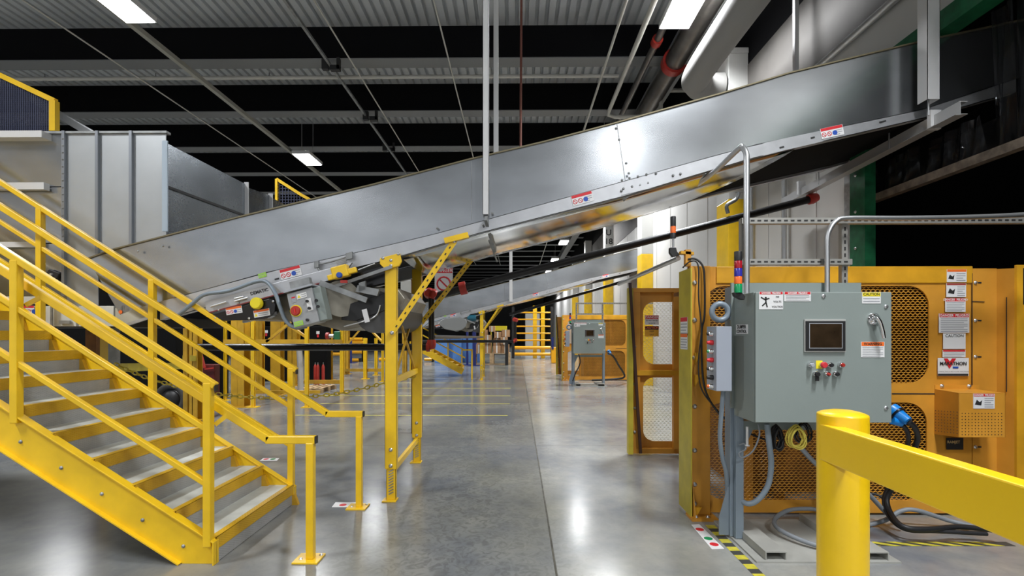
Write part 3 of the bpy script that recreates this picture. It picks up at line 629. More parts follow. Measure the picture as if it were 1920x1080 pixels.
o = part('bottom_pan', q, PAN, cv); md = o.modifiers.new('thick', 'SOLIDIFY'); md.thickness = 0.003
part('pan_batten', MB().bar(P(1172, 371, YC-0.0), P(1135, 418, YF), 0.03, 0.012), DZINC, cv)
part('pan_edge', MB().bar(P(1160, 371, YC+0.02), P(1390, 306, YC+0.02), 0.02, 0.02), mat('olive_edge', (0.2, 0.17, 0.1), 0.5), cv)
# black belt: carried underside right of the pan
xb = [1240, 1330, 1400, 1470, 1600, 1730, 1900]
bn = [P(x, interp(BOTX, x), YC+0.02)+ZU*0.012 for x in xb]; q = MB()
q.strip([p for p in bn], [p+V((0, YF-YC-0.04, 0)) for p in bn], (0, 0, 0.01))
part('belt', q, BLKM, cv)
bt = [P(x, interp(MID, x)+1, YC+0.03) for x in (300, 500, 700, 900, 1100, 1300, 1500, 1700, 1880)]
part('carrying_belt', MB().strip(bt, [p+V((0, YF-YC-0.06, 0)) for p in bt], (0, 0, 0.01)), BLK, cv)
# printed labels on the channel
for px, py, wp, tilt in ((545, 511, 40, -14.5), (1092, 372, 40, -15), (1560, 247, 42, -12)):
    c = P(px, py, Yc-0.002); u = V((math.cos(math.radians(-tilt)), 0, math.sin(math.radians(-tilt)))); v = V((-u.z, 0, u.x))
    sticker(cv, c, wp/200, 0.095, u, v, head=REDS, hfrac=0.3, rows=3, picto='rings', label='red and white safety label')
u = V((0.968, 0, 0.25)); v = V((-0.25, 0, 0.968))
sticker(cv, P(492, 516, Yc-0.002), 0.075, 0.04, u, v, base=LIME, rows=2, label='lime green inspection sticker'); sticker(cv, P(640, 492, Yc-0.002), 0.10, 0.05, u, v, rows=3, base=mat('label_grey', (0.5, 0.5, 0.5), 0.5), label='pale grey printed sticker')
# ---- drive section at the lower left
dr = MB().poly([P(x, y, 4.50) for x, y in ((386, 580), (384, 566), (600, 508), (660, 492), (640, 520), (600, 530), (393, 586))], (0, 0.03, 0)); part('drive_frame', dr, CHAN, cv, bev=0.002)
part('red_trim', MB().bar(P(389, 587, 4.495), P(600, 531, 4.495), 0.008, 0.010), mat('dull_red', (0.22, 0.03, 0.03), 0.5), cv)
text(cv, 'DEMATIC', 0.04, P(486, 547, 4.497), u, v, INK, bold=0.001)
bg = [(396, 590), (450, 575), (505, 560), (513, 562), (516, 572), (515, 584), (510, 592), (500, 597), (470, 600), (412, 601)]
gd = part('drive_guard', MB().poly([P(x, y, 4.50) for x, y in bg], (0, 0.08, 0)), BLKG, cv, bev=0.004)
for (px, py) in ((439, 582), (491, 587)): sticker(cv, P(px, py, 4.497), 0.15, 0.065, V((0.985, 0, 0.17)), V((-0.17, 0, 0.985)), head=ORS, hfrac=0.3, rows=2, picto='rings' if px < 460 else 'tri', label='orange headed warning label')
part('bearing_cap', MB().lathe(P(483, 569, 4.49), NY, [(0.055, 0), (0.055, 0.03), (0.045, 0.045)], 18), YLS, cv, 'round yellow bearing cap')
for px, py in ((410, 581), (467, 597), (446, 568), (512, 565), (404, 596)): bolt(cv, P(px, py, 4.495), NY, 0.008)
for (a_, c_) in (((440, 560), (457, 556)), ((395, 575), (425, 566)), ((440, 565), (465, 558))): part('tie_rod', MB().cyl(P(*a_, 4.48), P(*c_, 4.48), 0.009, 8), ZINC, cv)
# hidden tail drum and its shroud
part('tail_drum', MB().tube([P(705, 585, YC), P(705, 585, YC)+V((0, 1.25, 0))], 0.20, 24), mat('dark_grey_drum', (0.08, 0.08, 0.08), 0.5, 0.4), cv)
sh = [(395, 598), (520, 600), (600, 610), (640, 620), (690, 611), (745, 590), (760, 560), (745, 540), (650, 535), (560, 545), (510, 560)]
part('belly_shroud', MB().poly([P(x, y, YC+0.12) for x, y in sh], (0, 1.1, 0)), mat('dull_belly_sheet', (0.33, 0.31, 0.26), 0.45, 0.6, var=0.25, vscale=5), cv, bev=0.01)
part('snub_cover', MB().poly([P(x, y, YC-0.02) for x, y in ((640, 583), (655, 570), (735, 545), (735, 577), (665, 602), (640, 600))], (0, 0.08, 0)), BLK, cv, bev=0.003)
part('take_up_arm', MB().bar(P(600, 530, 4.5), P(688, 563, 4.5), 0.02, 0.05).bar(P(620, 540, 4.52), P(735, 500, 4.52), 0.02, 0.03), DZINC, cv)
part('motor_cover', MB().tube([P(640, 560, YC-0.05), P(640, 560, YC+0.3)], 0.17, 20), mat('dull_belly_sheet', (0.33, 0.31, 0.26), 0.45), cv)
part('cover_plate', MB().obox(P(686, 592, YC-0.06), (0.022, 0, 0.006), (-0.015, 0, 0.06), (0, 0.006, 0)), WSTEEL, cv)
part('curved_guard_rod', MB().tube(bez([P(645, 612, YC-0.03), P(680, 603, YC-0.03), P(705, 592, YC-0.03), P(713, 572, YC-0.03)], 5), 0.008, 6), ZINC, cv)
part('strut_fitting', MB().obox(P(690, 545, YC-0.06), (0.10, 0, -0.02), (0.01, 0, 0.03), (0, 0.02, 0)).obox(P(680, 537, YC-0.06), (0.03, 0, 0.01), (0, 0, 0.04), (0, 0.02, 0)), DZINC, cv)
part('inner_belt', MB().poly([P(x, y, YC+0.05) for x, y in ((655, 545), (640, 520), (745, 492), (745, 525))], (0, 0.05, 0)), BLKG, cv)
part('return_roller', MB().tube([P(560, 580, YC), P(560, 580, YC)+V((0, 1.2, 0))], 0.09, 16), BLK, cv)
# wires along the channel
part('cable', MB().tube(bez([P(594, 496, 4.53), P(620, 491, 4.53), P(655, 480, 4.53)], 5), 0.008, 6).tube(bez([P(594, 498, 4.53), P(600, 508, 4.53), P(618, 517, 4.52)], 5), 0.008, 6), DZINC, cv)
part('terminal', MB().obox(P(594, 496, 4.53), (0.02, 0, 0.005), (0, 0, 0.03), (0, 0.015, 0)).obox(P(655, 480, 4.53), (0.03, 0, 0.008), (0, 0, 0.03), (0, 0.015, 0)), DZINC, cv)
part('grey_conduit', MB().tube(bez([P(330, 595, 4.47), P(362, 568, 4.47), P(385, 552, 4.47), P(430, 545, 4.47), P(480, 528, 4.47), P(500, 529, 4.46), P(515, 548, 4.42), P(525, 575, 4.40), P(535, 600, 4.40), P(552, 614, 4.40), P(575, 612, 4.42)], 6), 0.018, 8), GPOST, cv, 'flexible grey conduit')
# pull-cord switch
ps = thing('pull_cord_switch', 'yellow emergency pull cord switch mounted on the conveyor side', 'switch', P(640, 513, 4.45))
part('switch_body', MB().obox(P(639, 510, 4.45), u*0.075, v*0.055, (0, 0.04, 0)), YEL, ps, bev=0.01)
part('cord_ear', MB().obox(P(625, 519, 4.44), u*0.05, v*0.025, (0, 0.02, 0)), YEL, ps, bev=0.008); part('cord_ear', MB().obox(P(659, 508, 4.44), u*0.05, v*0.025, (0, 0.02, 0)), YEL, ps, bev=0.008)
part('reset_knob', MB().lathe(P(637, 516, 4.41), NY, [(0.026, 0), (0.026, 0.02), (0.018, 0.025)], 14), BLU, ps, 'blue reset knob')
part('cord', MB().cyl(P(672, 506, 4.44), P(703, 494, 4.44), 0.006, 6), ZINC, ps)
part('red_flag', MB().obox(P(645, 528, 4.43), (0.03, 0, 0), (0, 0, 0.012), (0, 0.01, 0)), RED, ps, 'red cord flag')
# tilted operator station hanging under the drive
op = thing('operator_station', 'small tilted grey operator box with red rotary switch under the conveyor', 'control box', P(578, 577, 4.38))
ou = V((0.965, 0, 0.26)); ov = V((-0.22, 0, 0.976)); oc = P(575, 578, 4.38)
part('enclosure', MB().obox(oc, ou*0.115, ov*0.155, (0, 0.08, 0)), mat('op_grey', (0.33, 0.34, 0.35), 0.45), op, bev=0.006)
part('side_flange', MB().obox(oc+ou*0.15, ou*0.035, ov*0.15, (0, 0.06, 0)), GBOX, op, bev=0.004)
part('hood', MB().obox(oc+ov*0.175, ou*0.13, ov*0.008, (0, 0.10, 0)), LGREY, op)
part('hanger_bracket', MB().obox(oc+ov*0.22, ou*0.09, ov*0.04, (0, 0.03, 0)), DZINC, op)
F0 = oc+NY*0.081
def opp(a, b): return F0+ou*a+ov*b
part('rotary_switch', MB().lathe(opp(-0.065, -0.01), NY, [(0.044, 0), (0.044, 0.012), (0.036, 0.02)], 20), RED, op, 'red rotary disconnect')
part('switch_ring', MB().lathe(opp(-0.063, -0.01), NY, [(0.052, 0), (0.052, 0.005)], 20), YLS, op, 'yellow ring behind the red switch')
part('switch_bar', MB().obox(opp(-0.065, -0.01)+NY*0.022, ou*0.005, ov*0.022, (0, 0.003, 0)), mat('bright_red', (0.7, 0.03, 0.02), 0.4), op)
for a_, c_ in ((0.055, 0.045), (0.06, -0.02), (0.135, 0.03), (0.138, -0.025), (0.02, -0.115)): part('knob', MB().lathe(opp(a_, c_), NY, [(0.013, 0), (0.013, 0.018)], 12), BLK, op)
sticker(op, opp(0.015, 0.105), 0.09, 0.045, ou, ov, picto='tri', rows=2); sticker(op, opp(-0.06, 0.09), 0.035, 0.05, ou, ov, head=REDS, rows=2, base=LGREY); sticker(op, opp(-0.065, -0.125), 0.08, 0.04, ou, ov, base=LIME, rows=2, label='lime green sticker'); sticker(op, opp(0.065, 0.012), 0.045, 0.11, ou, ov, name='button_plate')
# ---- second conveyor, further down the hall
cv2 = copy_tree(cv, (0, 11.6, 0), 'far galvanised inclined conveyor seen beneath the near one')
# ================================================================ SUPPORT FRAME (near) and copy
def support(label):
    r = thing('conveyor_support', label, 'support frame', (-1.15, 5.1, 0), 'yellow conveyor support frames')
    YL = 4.58; YB = 5.93
    xl = P(734, 700, YL).x; xb_ = P(782, 700, YB).x
    for (x, y, pt) in ((xl, YL, P(734, 492, YL).z), (xb_, YB, P(782, 505, YB).z)):
        w2 = 0.055
        part('leg', MB().box(x-w2, x+w2, y-0.028, y-0.020, 0.30, pt).box(x-w2, x-w2+0.006, y-0.028, y+0.03, 0.30, pt).box(x+w2-0.006, x+w2, y-0.028, y+0.03, 0.30, pt), YEL, r, bev=0.002)
        f = part('foot', MB().box(x-0.045, x+0.045, y-0.016, y-0.008, 0.012, 0.42).box(x-0.045, x-0.038, y-0.016, y+0.025, 0.012, 0.42).box(x+0.038, x+0.045, y-0.016, y+0.025, 0.012, 0.42).box(x-0.075, x+0.055, y-0.06, y+0.05, 0, 0.012), YEL, r, bev=0.002)
        q = MB()
        for k in range(9): q.bar((x-0.022, y-0.017, 0.06+k*0.026), (x+0.022, y-0.017, 0.085+k*0.026), 0.003, 0.010)
        part('slots', q, DZINC, f)
        for z in (0.33, 0.48): bolt(r, (x, y-0.028, z), NY, 0.013)
    def cross(z0, z1, hh=0.05): return MB().bar((xl, YL, z0), (xb_, YB, z1), 0.035, hh)
    for py0, py1 in ((884, 840), (716, 703), (562, 578)):
        part('cross_rail', cross((P(750, py0, YL)).z, (P(750, py0, YL)).z, 0.06), YEL, r, bev=0.003)
    zA, zB, zC = P(750, 562, YL).z, P(750, 716, YL).z, P(750, 884, YL).z
    for za, zb in ((zA, zB), (zB, zA)): part('x_brace', MB().bar((xl+0.02, YL+0.02, za), (xb_-0.02, YB-0.02, zb), 0.018, 0.03), YEL2, r)
    for y, a_, c_ in ((YL-0.06, (735, 624), (852, 452)), (YB-0.06, (790, 606), (884, 487))):
        p0 = P(*a_, y); p1 = P(*c_, y)
        kb = part('knee_brace', MB().bar(p0, p1, 0.006, 0.055).bar(p0+V((0.028, 0.015, 0.018)), p1+V((0.028, 0.015, 0.018)), 0.04, 0.006), YEL, r)
        q = MB(); d = (p1-p0)
        for k in range(1, 14): c = p0+d*k/14; q.obox(c+NY*0.004, d.normalized()*0.011, d.normalized().cross(V((0, 1, 0)))*0.006, (0, 0.0015, 0))
        part('slots', q, INK, kb)
        bolt(r, p0+NY*0.004, NY, 0.013); bolt(r, p1+NY*0.004, NY, 0.013)
        part('brace_seat', MB().bar(p1+V((-0.09, 0.0, 0.0)), p1+V((0.13, 0, 0.055)), 0.05, 0.05), YEL, r)
    # clamp heads
    c = P(733, 494, YL-0.04)
    part('clamp_head', MB().poly([P(x, y, YL-0.05) for x, y in ((712, 484), (749, 474), (753, 490), (748, 499), (722, 505), (712, 495))], (0, 0.03, 0)), YEL, r, bev=0.006)
    for px, py in ((718, 484), (747, 476), (733, 488), (733, 498)): bolt(r, P(px, py, YL-0.05), NY, 0.010)
    return r
s1 = support('yellow channel support frame under the near conveyor')
copy_tree(s1, (0, 11.6, 0), 'yellow channel support frame under the far conveyor')
# ================================================================ HANGERS
def hang(px, ybot, Y, wd, label, zt_=ZD-0.6, m_=WSTEEL, rod=0.0):
    c = P(px, ybot, Y); r = thing('hanger_post', label, 'hanger', (c.x, Y, c.z), 'white hanger posts')
    part('strut', MB().box(c.x-wd/2, c.x+wd/2, Y-wd/2, Y-wd/2+0.004, c.z+rod, zt_).box(c.x-wd/2, c.x-wd/2+0.004, Y-wd/2, Y+wd/2, c.z+rod, zt_).box(c.x+wd/2-0.004, c.x+wd/2, Y-wd/2, Y+wd/2, c.z+rod, zt_), m_, r)
    if rod: part('threaded_rod', MB().cyl((c.x, Y, c.z-0.02), (c.x, Y, c.z+rod+0.02), 0.008, 8), ZINC, r)
    return r
h1 = hang(911, 403, YC-0.06, 0.056, 'tall white strut holding the near side of the conveyor at centre')
hang(930, 300, YF+0.06, 0.058, 'tall white strut just behind the centre hanger, on the far side'); 
hh = hang(1741, 212, 4.44, 0.11, 'wide white strut at right holding the end of the trapeze beam', m_=WSTEEL, rod=0.10)
hang(1492, 140, 6.72, 0.055, 'thin white strut behind the conveyor at upper right')
single('hanger_post', MB().box(P(958, 520, 16.2).x-0.05, P(958, 520, 16.2).x+0.05, 16.1, 16.2, P(958, 566, 16.2).z, ZD-0.6), WSTEEL, 'far white strut standing against the far conveyor side', 'hanger', 'white hanger posts')
q = MB(); q.bar(P(911, 403, 4.5)-ZU*0.03, P(928, 470, 4.9), 0.03, 0.05); q.cyl(P(905, 420, 4.5), P(932, 490, 5.6), 0.01, 6)
single('sway_bracket', q, DZINC, 'small grey bracket clamped under the conveyor below the centre hanger', 'bracket')
# trapeze channel along Y
tx = 3.72; y0 = 4.16; y1 = 6.95
r = thing('trapeze_beam', 'long grey channel slung under the upper conveyor end on rods', 'channel beam', (tx, 5.5, 3.5))
za = P(1808, 190, 4.16).z; zb = P(1470, 372, 6.95).z-0.04
def tb(dz, h, dxx, w_): return MB().bar((tx+dxx, y0, za+dz), (tx+dxx, y1, zb+dz), w_, h)
q = MB(); q.bar((tx, y0, za-0.05), (tx, y1, zb-0.02), 0.006, 0.11); q.bar((tx+0.03, y0, za), (tx+0.03, y1, zb+0.03), 0.06, 0.006); q.bar((tx+0.03, y0, za-0.105), (tx+0.03, y1, zb-0.075), 0.06, 0.006); q.bar((tx-0.02, y0, za-0.11), (tx-0.02, y1, zb-0.08), 0.05, 0.006)
part('channel', q, mat('galv_pale', (0.50, 0.50, 0.50), 0.4, 0.5), r)
for yy in (4.44, 6.5): part('strap', MB().box(tx-0.03, tx+0.062, yy-0.02, yy+0.02, 3.39, 3.56), WSTEEL, r)
for yy, z_ in ((4.95, 3.62), (6.1, 3.60)):
    part('belt_support', MB().box(tx-0.06, tx+0.10, yy-0.14, yy+0.14, z_-0.02, z_+0.10), WSTEEL, r); part('support_rod', MB().cyl((tx, yy, 3.4), (tx, yy, z_), 0.008, 6), ZINC, r)
single('brace_tube', MB().cyl(P(1640, 238, 4.7), P(1508, 312, 5.9), 0.018, 8), DZINC, 'thin grey diagonal rod under the black belt at upper right', 'rod')
# conduit loop from strut rack up to the conveyor
single('bent_conduit', MB().tube(bez([P(1400, 560, 3.72), P(1400, 420, 3.72), P(1400, 310, 3.76), P(1399, 288, 3.78), P(1392, 277, 3.84), P(1384, 280, 3.9), P(1336, 325, 4.45), P(1300, 352, 5.2), P(1255, 386, 5.9)], 6), 0.022, 10), ZINC, 'silver conduit rising from the rack and bending back under the conveyor', 'conduit')
# ================================================================ BLACK WATER PIPES
YP = 6.35
r = thing('black_water_pipe', 'long black pipe sloping up to the right behind the near conveyor', 'pipe', P(1000, 520, YP))
part('pipe_body', MB().tube([P(815, 556, YP), P(870, 540, YP), P(1525, 372, YP)], 0.048, 12), PIPEB, r)
part('elbow', MB().lathe(P(1524, 372, YP), (0.9, 0, 0.25), [(0.065, -0.06), (0.07, 0), (0.05, 0.06)], 14), RED, r, 'red elbow at the upper end')
part('coupling', MB().tube([P(862, 542, YP), P(874, 539, YP)], 0.085, 14), RED, r, 'red grooved coupling')
q = MB(); q.tube(bez([P(1365, 400, YP), P(1363, 385, YP), P(1380, 374, YP), P(1385, 362, YP)], 4), 0.025, 8); q.bar(P(1378, 361, YP), P(1392, 361, YP), 0.02, 0.01); part('tap_branch', q, DZINC, r)
r = thing('black_water_pipe', 'black pipe dropping beside the yellow support then running left to the stairs', 'pipe', P(809, 600, YP))
part('pipe_body', MB().tube([P(809, 560, YP), P(809, 640, YP)], 0.038, 12).tube([P(806, 651, YP), P(370, 651, YP)], 0.045, 12), PIPEB, r)
q = MB()
for px, py in ((805, 550), (812, 552)): q.lathe(P(px, py, YP), NY, [(0.07, -0.05), (0.075, 0.0), (0.05, 0.06)], 14)
part('valve', q, RED, r, 'red valve fittings at the top'); part('tee', MB().lathe(P(809, 640, YP), ZU, [(0.055, 0.02), (0.06, -0.04), (0.05, -0.09), (0.03, -0.10)], 14).tube([P(800, 651, YP), P(806, 651, YP)], 0.06, 12), RED, r, 'red tee at the bottom')
copy_tree(r, (1.05, 9.5, -0.1), 'far black drop pipe with red fittings beside the far support')
r = thing('black_water_pipe', 'thin black pipe sloping up below the far conveyor', 'pipe', P(1060, 560, 17.5))
part('pipe_body', MB().tube([P(955, 590, 17.5), P(1175, 526, 17.5)], 0.05, 8), PIPEB, r)
single('grey_pipe_run', MB().tube([P(812, 632, 6.4), P(905, 632, 16.1)], 0.03, 8), PIPEB, 'thin black pipe running right from the drop pipe', 'pipe')
# danger sign hanging
r = thing('danger_sign', 'white danger sign with red header and prohibition ring hanging behind the support', 'sign', P(832, 545, 7.0))
sticker(r, P(832, 527, 7.0), 0.26, 0.37, head=REDS, htext='DANGER', hfrac=0.2, words=[(' ', 0.1)], picto='no', name='sign_board')
for px in (818, 846): c = P(px, 505, 7.0); part('hanging_wire', MB().cyl(c, (c.x, c.y, 3.6), 0.003, 5), ZINC, r)
r = thing('white_panel_box', 'small cream junction box behind the yellow support head', 'box', P(760, 560, 8.0)); part('enclosure', MB().box(P(751, 600, 7.6).x, P(772, 600, 7.6).x, 7.6, 7.75, P(760, 562, 7.6).z, P(760, 526, 7.6).z), CREAM, r, bev=0.01)
part('name_strip', MB().box(P(750, 600, 7.6).x, P(770, 600, 7.6).x, 7.6, 7.61, P(760, 527, 7.6).z, P(760, 512, 7.6).z), WHT, r)
single('orange_stanchion', MB().box(P(771, 600, 7.6).x, P(790, 600, 7.6).x, 7.6, 7.7, 0, P(760, 505, 7.6).z), ORGD, 'rusty orange upright just behind the yellow support', 'upright')
# ================================================================ HOPPER (left)
YH = 4.72
hp = thing('galvanised_hopper', 'large galvanised sheet hopper with vertical ribbed panels at left', 'hopper', (-4, 5.5, 0.9))
def rect(x0, x1, y0, y1, Y, th=0.01): a = P(x0, y0, Y); c = P(x1, y1, Y); return MB().box(a.x, c.x, Y, Y+th, c.z, a.z)
part('left_sheet', rect(-260, 122, 250, 349, YH), GALV, hp); part('left_sheet', rect(-260, 122, 352, 455, YH+0.01), GALV, hp); part('left_sheet', rect(-260, 125, 458, 562, YH), GALV, hp)
for x0, x1 in ((125, 184), (187, 247), (250, 311)): part('front_panel', rect(x0, x1, 249, 600 if x0 < 180 else 520, YH), GALVP, hp, bev=0.002)
for x in (123, 185.5, 248.5): part('rib', MB().box(P(x, 300, YH).x-0.014, P(x, 300, YH).x+0.014, YH-0.03, YH, P(x, 555 if x < 130 else 510, YH).z, P(x, 247, YH).z), mat('rib_zinc', (0.30, 0.32, 0.35), 0.4, 0.8), hp)
part('ledge', rect(-260, 82, 343, 355, YH-0.06, 0.06), WSTEEL, hp); part('ledge', rect(-260, 70, 454, 463, YH-0.06, 0.06), WSTEEL, hp); part('ledge', rect(-260, 78, 246, 257, YH-0.1, 0.10), WSTEEL, hp)
part('top_cap', rect(60, 312, 246, 249, YH-0.02, 0.06), DZINC, hp)
for k in range(16):
    z = P(122, 262+k*13, YH).z; bolt(hp, (P(123, 300, YH).x, YH-0.031, z), NY, 0.006, DZINC, 'rivet')
# receding side sheets
A = P(312, 268, YH+0.02); Bz = V((-3.08, 7.1, 0)); top1 = PX(460, 345, -3.30)
def side(pa, pb, za0, za1, zb0, zb1, m_, nm='side_sheet', th=0.01):
    pa, pb = V(pa), V(pb); return part(nm, MB().poly([V((pa.x, pa.y, za0)), V((pb.x, pb.y, zb0)), V((pb.x, pb.y, zb1)), V((pa.x, pa.y, za1))], (-th, 0, 0)), m_, hp)
xa = A.x; ya = YH+0.02; xb2, yb = -3.14, 5.70; d = ray(460, 345)
ztop_a = A.z; ztop_b = CP.z+ray(460, 345).z*(yb/ray(460, 345).y)
xb2 = P(460, 345, yb).x
zm_a = P(316, 349, ya).z; zm_b = P(460, 404, yb).z
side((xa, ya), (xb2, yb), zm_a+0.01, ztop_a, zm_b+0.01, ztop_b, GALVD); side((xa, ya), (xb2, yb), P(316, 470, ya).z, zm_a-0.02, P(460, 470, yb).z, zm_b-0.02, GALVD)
part('corner_flange', MB().box(xa+0.0, xa+0.05, ya-0.06, ya-0.045, P(316, 436, ya).z, P(312, 268, ya).z), mat('blue_zinc', (0.42, 0.50, 0.58), 0.45, 0.2), hp)
part('side_seam', MB().bar((xa+0.006, ya, zm_a-0.005), (xb2+0.006, yb, zm_b-0.005), 0.01, 0.025), BLK, hp)
part('fin', MB().box(xb2-0.01, xb2+0.04, yb-0.01, yb+0.0, zm_b-0.3, P(462, 342, yb).z), WSTEEL, hp)
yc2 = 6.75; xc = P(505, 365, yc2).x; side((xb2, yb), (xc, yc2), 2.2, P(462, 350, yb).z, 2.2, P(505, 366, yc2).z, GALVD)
part('fin', MB().box(xc-0.01, xc+0.05, yc2-0.01, yc2, 2.6, P(505, 363, yc2).z), WSTEEL, hp)
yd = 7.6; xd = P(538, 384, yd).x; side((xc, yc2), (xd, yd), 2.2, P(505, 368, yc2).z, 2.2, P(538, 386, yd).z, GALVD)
# bearing plate on lower sheet
part('bearing_plate', MB().obox(P(99, 517, YH-0.02), (0.055, 0, -0.02), (-0.03, 0, -0.045), (0, 0.015, 0)), BLK, hp, 'black square bearing plate', bev=0.008)
part('bearing_boss', MB().lathe(P(97, 515, YH-0.036), NY, [(0.015, 0), (0.012, 0.015)], 12), ZINC, hp)
# cream lower conveyor frame
r = thing('infeed_conveyor', 'cream painted conveyor frame under the hopper behind the stairs', 'conveyor', P(100, 600, 4.62))
part('side_plate', rect(-260, 213, 574, 612, 4.62, 0.03), CREAM, r, bev=0.003); part('upper_plate', rect(-260, 66, 556, 570, 4.62, 0.03), CREAM, r)
part('tail_plate', MB().poly([P(x, y, 4.60) for x, y in ((216, 578), (240, 570), (282, 573), (286, 590), (240, 606), (216, 608))], (0, 0.02, 0)), mat('beige_paint', (0.46, 0.44, 0.36), 0.5), r)
part('orange_dot', MB().lathe(P(226, 585, 4.597), NY, [(0.018, 0), (0.018, 0.002)], 16), ORS, r, 'orange dot sticker')
part('belt_edge', MB().bar(P(228, 612, 4.6), P(285, 594, 4.6), 0.02, 0.025), ZINC, r); part('slot_handle', MB().bar(P(112, 604, 4.60), P(132, 604, 4.60), 0.02, 0.03), DZINC, r)
part('belt_body', MB().box(P(-260, 600, 4.7).x, P(290, 600, 4.7).x, 4.7, 5.8, 1.62, 1.72), BLK, r)
part('gap_cover', rect(215, 260, 565, 580, 4.66, 0.02), BLK, r)
sticker(r, P(52, 582, 4.615), 0.13, 0.09, head=REDS, rows=2, picto='rings', hfrac=0.25)
for x in (128, 225): part('channel_seam', rect(x/2+30, x/2+34, 574, 612, 4.615, 0.004), DZINC, r)
# mesh guards
def mesh_guard(pts, Y, m_, label, pitch=0.03):
    pw = [P(x, y, Y) for x, y in pts]; r = thing('mesh_guard', label, 'guard', pw[-1]); q = MB()
    for i in range(len(pw)-1): q.bar(pw[i], pw[i+1], 0.04, 0.05)
    part('guard_frame', q, YEL, r)
    # wires
    x0 = min(p.x for p in pw); x1 = max(p.x for p in pw); zb = min(p.z for p in pw); q = MB(); n = int((x1-x0)/pitch)
    def top(x):
        z = zb
        for p0, p1 in zip(pw, pw[1:]):
            if min(p0.x, p1.x)-1e-4 <= x <= max(p0.x, p1.x)+1e-4 and abs(p1.x-p0.x) > 0.05: z = max(z, p0.z+(p1.z-p0.z)*(x-p0.x)/(p1.x-p0.x))
        return z
    for i in range(1, n):
        x = x0+(x1-x0)*i/n; q.bar((x, Y, zb), (x, Y, top(x)), 0.012, 0.006)
    nz = int((max(p.z for p in pw)-zb)/pitch)
    for j in range(nz):
        z = zb+j*pitch; xe = [x0+(x1-x0)*i/60 for i in range(61) if top(x0+(x1-x0)*i/60) > z]
        if xe: q.bar((xe[0], Y+0.003, z), (xe[-1], Y+0.003, z), 0.004, 0.012)
    part('wire_mesh', q, MESHB, r)
    return r
g = mesh_guard([(-260, 247), (-260, 10), (0, 141), (104, 190), (104, 247)], 4.9, MESHB, 'yellow framed dark mesh guard on top of the hopper at upper left', 0.022)
part('corner_post', MB().box(P(97, 200, 4.88).x, P(108, 200, 4.88).x, 4.85, 4.9, P(100, 247, 4.88).z, P(100, 190, 4.88).z), YEL, g)
mesh_guard([(519, 385), (519, 336), (566, 366), (600, 385)], 8.6, MESHB, 'small yellow framed mesh guard peeking above the conveyor', 0.05)
single('roof_brace', MB().bar(P(60, 185, 9.5), P(190, 262, 8.5), 0.08, 0.12), FLG, 'grey diagonal brace rising behind the hopper at upper left', 'brace')
# ================================================================ LEFT BACKGROUND
def floorY(yb): return FPX*H/(yb-HOR)
def upright(x0, x1, yb, ytop, label, m_=YEL2, grp='yellow machine uprights behind the stairs', plate=True):
    Y = floorY(yb); a = P(x0, yb, Y); c = P(x1, yb, Y); w_ = c.x-a.x
    r = thing('machine_upright', label, 'upright', ((a.x+c.x)/2, Y, 0), grp)
    zt_ = P(x0, ytop, Y).z
    part('upright_column', MB().box(a.x, c.x, Y, Y+0.02, 0, zt_).box((a.x+c.x)/2-0.006, (a.x+c.x)/2+0.006, Y, Y+w_*0.9, 0, zt_).box(a.x, c.x, Y+w_*0.9, Y+w_*0.9+0.015, 0, zt_), m_, r)
    if plate: part('foot_plate', MB().box(a.x-0.06, c.x+0.08, Y-0.05, Y+w_+0.05, 0, 0.015), m_, r)
    return r
U = [(343, 350, 800, 600, 'slim yellow upright at far left, first behind the rear stair posts'), (352, 369, 790, 600, 'broad yellow upright next to the slim one at far left'), (419, 423, 752, 602, 'thin yellow upright left of the widest one'), (433, 457, 765, 600, 'widest yellow upright below the black drive guard'),
     (470, 476, 765, 600, 'slim yellow upright right of the widest one'), (480, 491, 738, 600, 'yellow upright seen under the drive guard, set deeper'), (507, 525, 742, 600, 'broad yellow upright left of the hanging grey conduit'), (539, 556, 724, 610, 'broad yellow upright just right of the hanging grey conduit'),
     (571, 577, 765, 612, 'slim yellow upright beside the black doorway'), (608, 620, 714, 612, 'yellow upright beside the red gas cylinders'), (637, 643, 738, 612, 'slim yellow upright right of the red cylinders'), (644, 653, 702, 612, 'orange-yellow upright, deeper beside the slim one'),
     (681, 687, 711, 634, 'short yellow upright left of the near support leg'), (702, 707, 704, 634, 'shortest deep yellow upright near the support leg'), (715, 719, 716, 560, 'thin yellow upright touching the near support leg in view'), (754, 762, 706, 600, 'yellow upright seen between the two near support legs'), (768, 773, 700, 640, 'thin deep upright between the support legs')]
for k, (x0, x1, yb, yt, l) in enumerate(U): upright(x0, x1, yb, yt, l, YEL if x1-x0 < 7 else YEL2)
def hbar(x0, x1, y, Y, th, label, m_=YEL2, y2=None):
    Ya, Yb_ = Y if isinstance(Y, tuple) else (Y, Y)
    single('cross_bar', MB().bar(P(x0, y, Ya), P(x1, y2 if y2 is not None else y, Yb_), 0.06, th), m_, label, 'cross bar', 'yellow cross bars behind the stairs')
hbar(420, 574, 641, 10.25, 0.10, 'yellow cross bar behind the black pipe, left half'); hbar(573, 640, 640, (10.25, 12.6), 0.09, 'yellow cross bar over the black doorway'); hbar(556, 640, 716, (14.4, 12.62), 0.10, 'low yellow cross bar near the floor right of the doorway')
hbar(205, 346, 690, (5.45, 8.2), 0.10, 'olive yellow cross beam behind the rear stair posts', OLIVE, 686); hbar(346, 366, 672, (8.2, 8.7), 0.10, 'short olive yellow beam at the broad upright', OLIVE); hbar(648, 717, 694, (18.3, 15.7), 0.10, 'distant low yellow cross bar left of the support leg'); hbar(475, 600, 735, 11.5, 0.07, 'low yellow cross bar near the pallet')
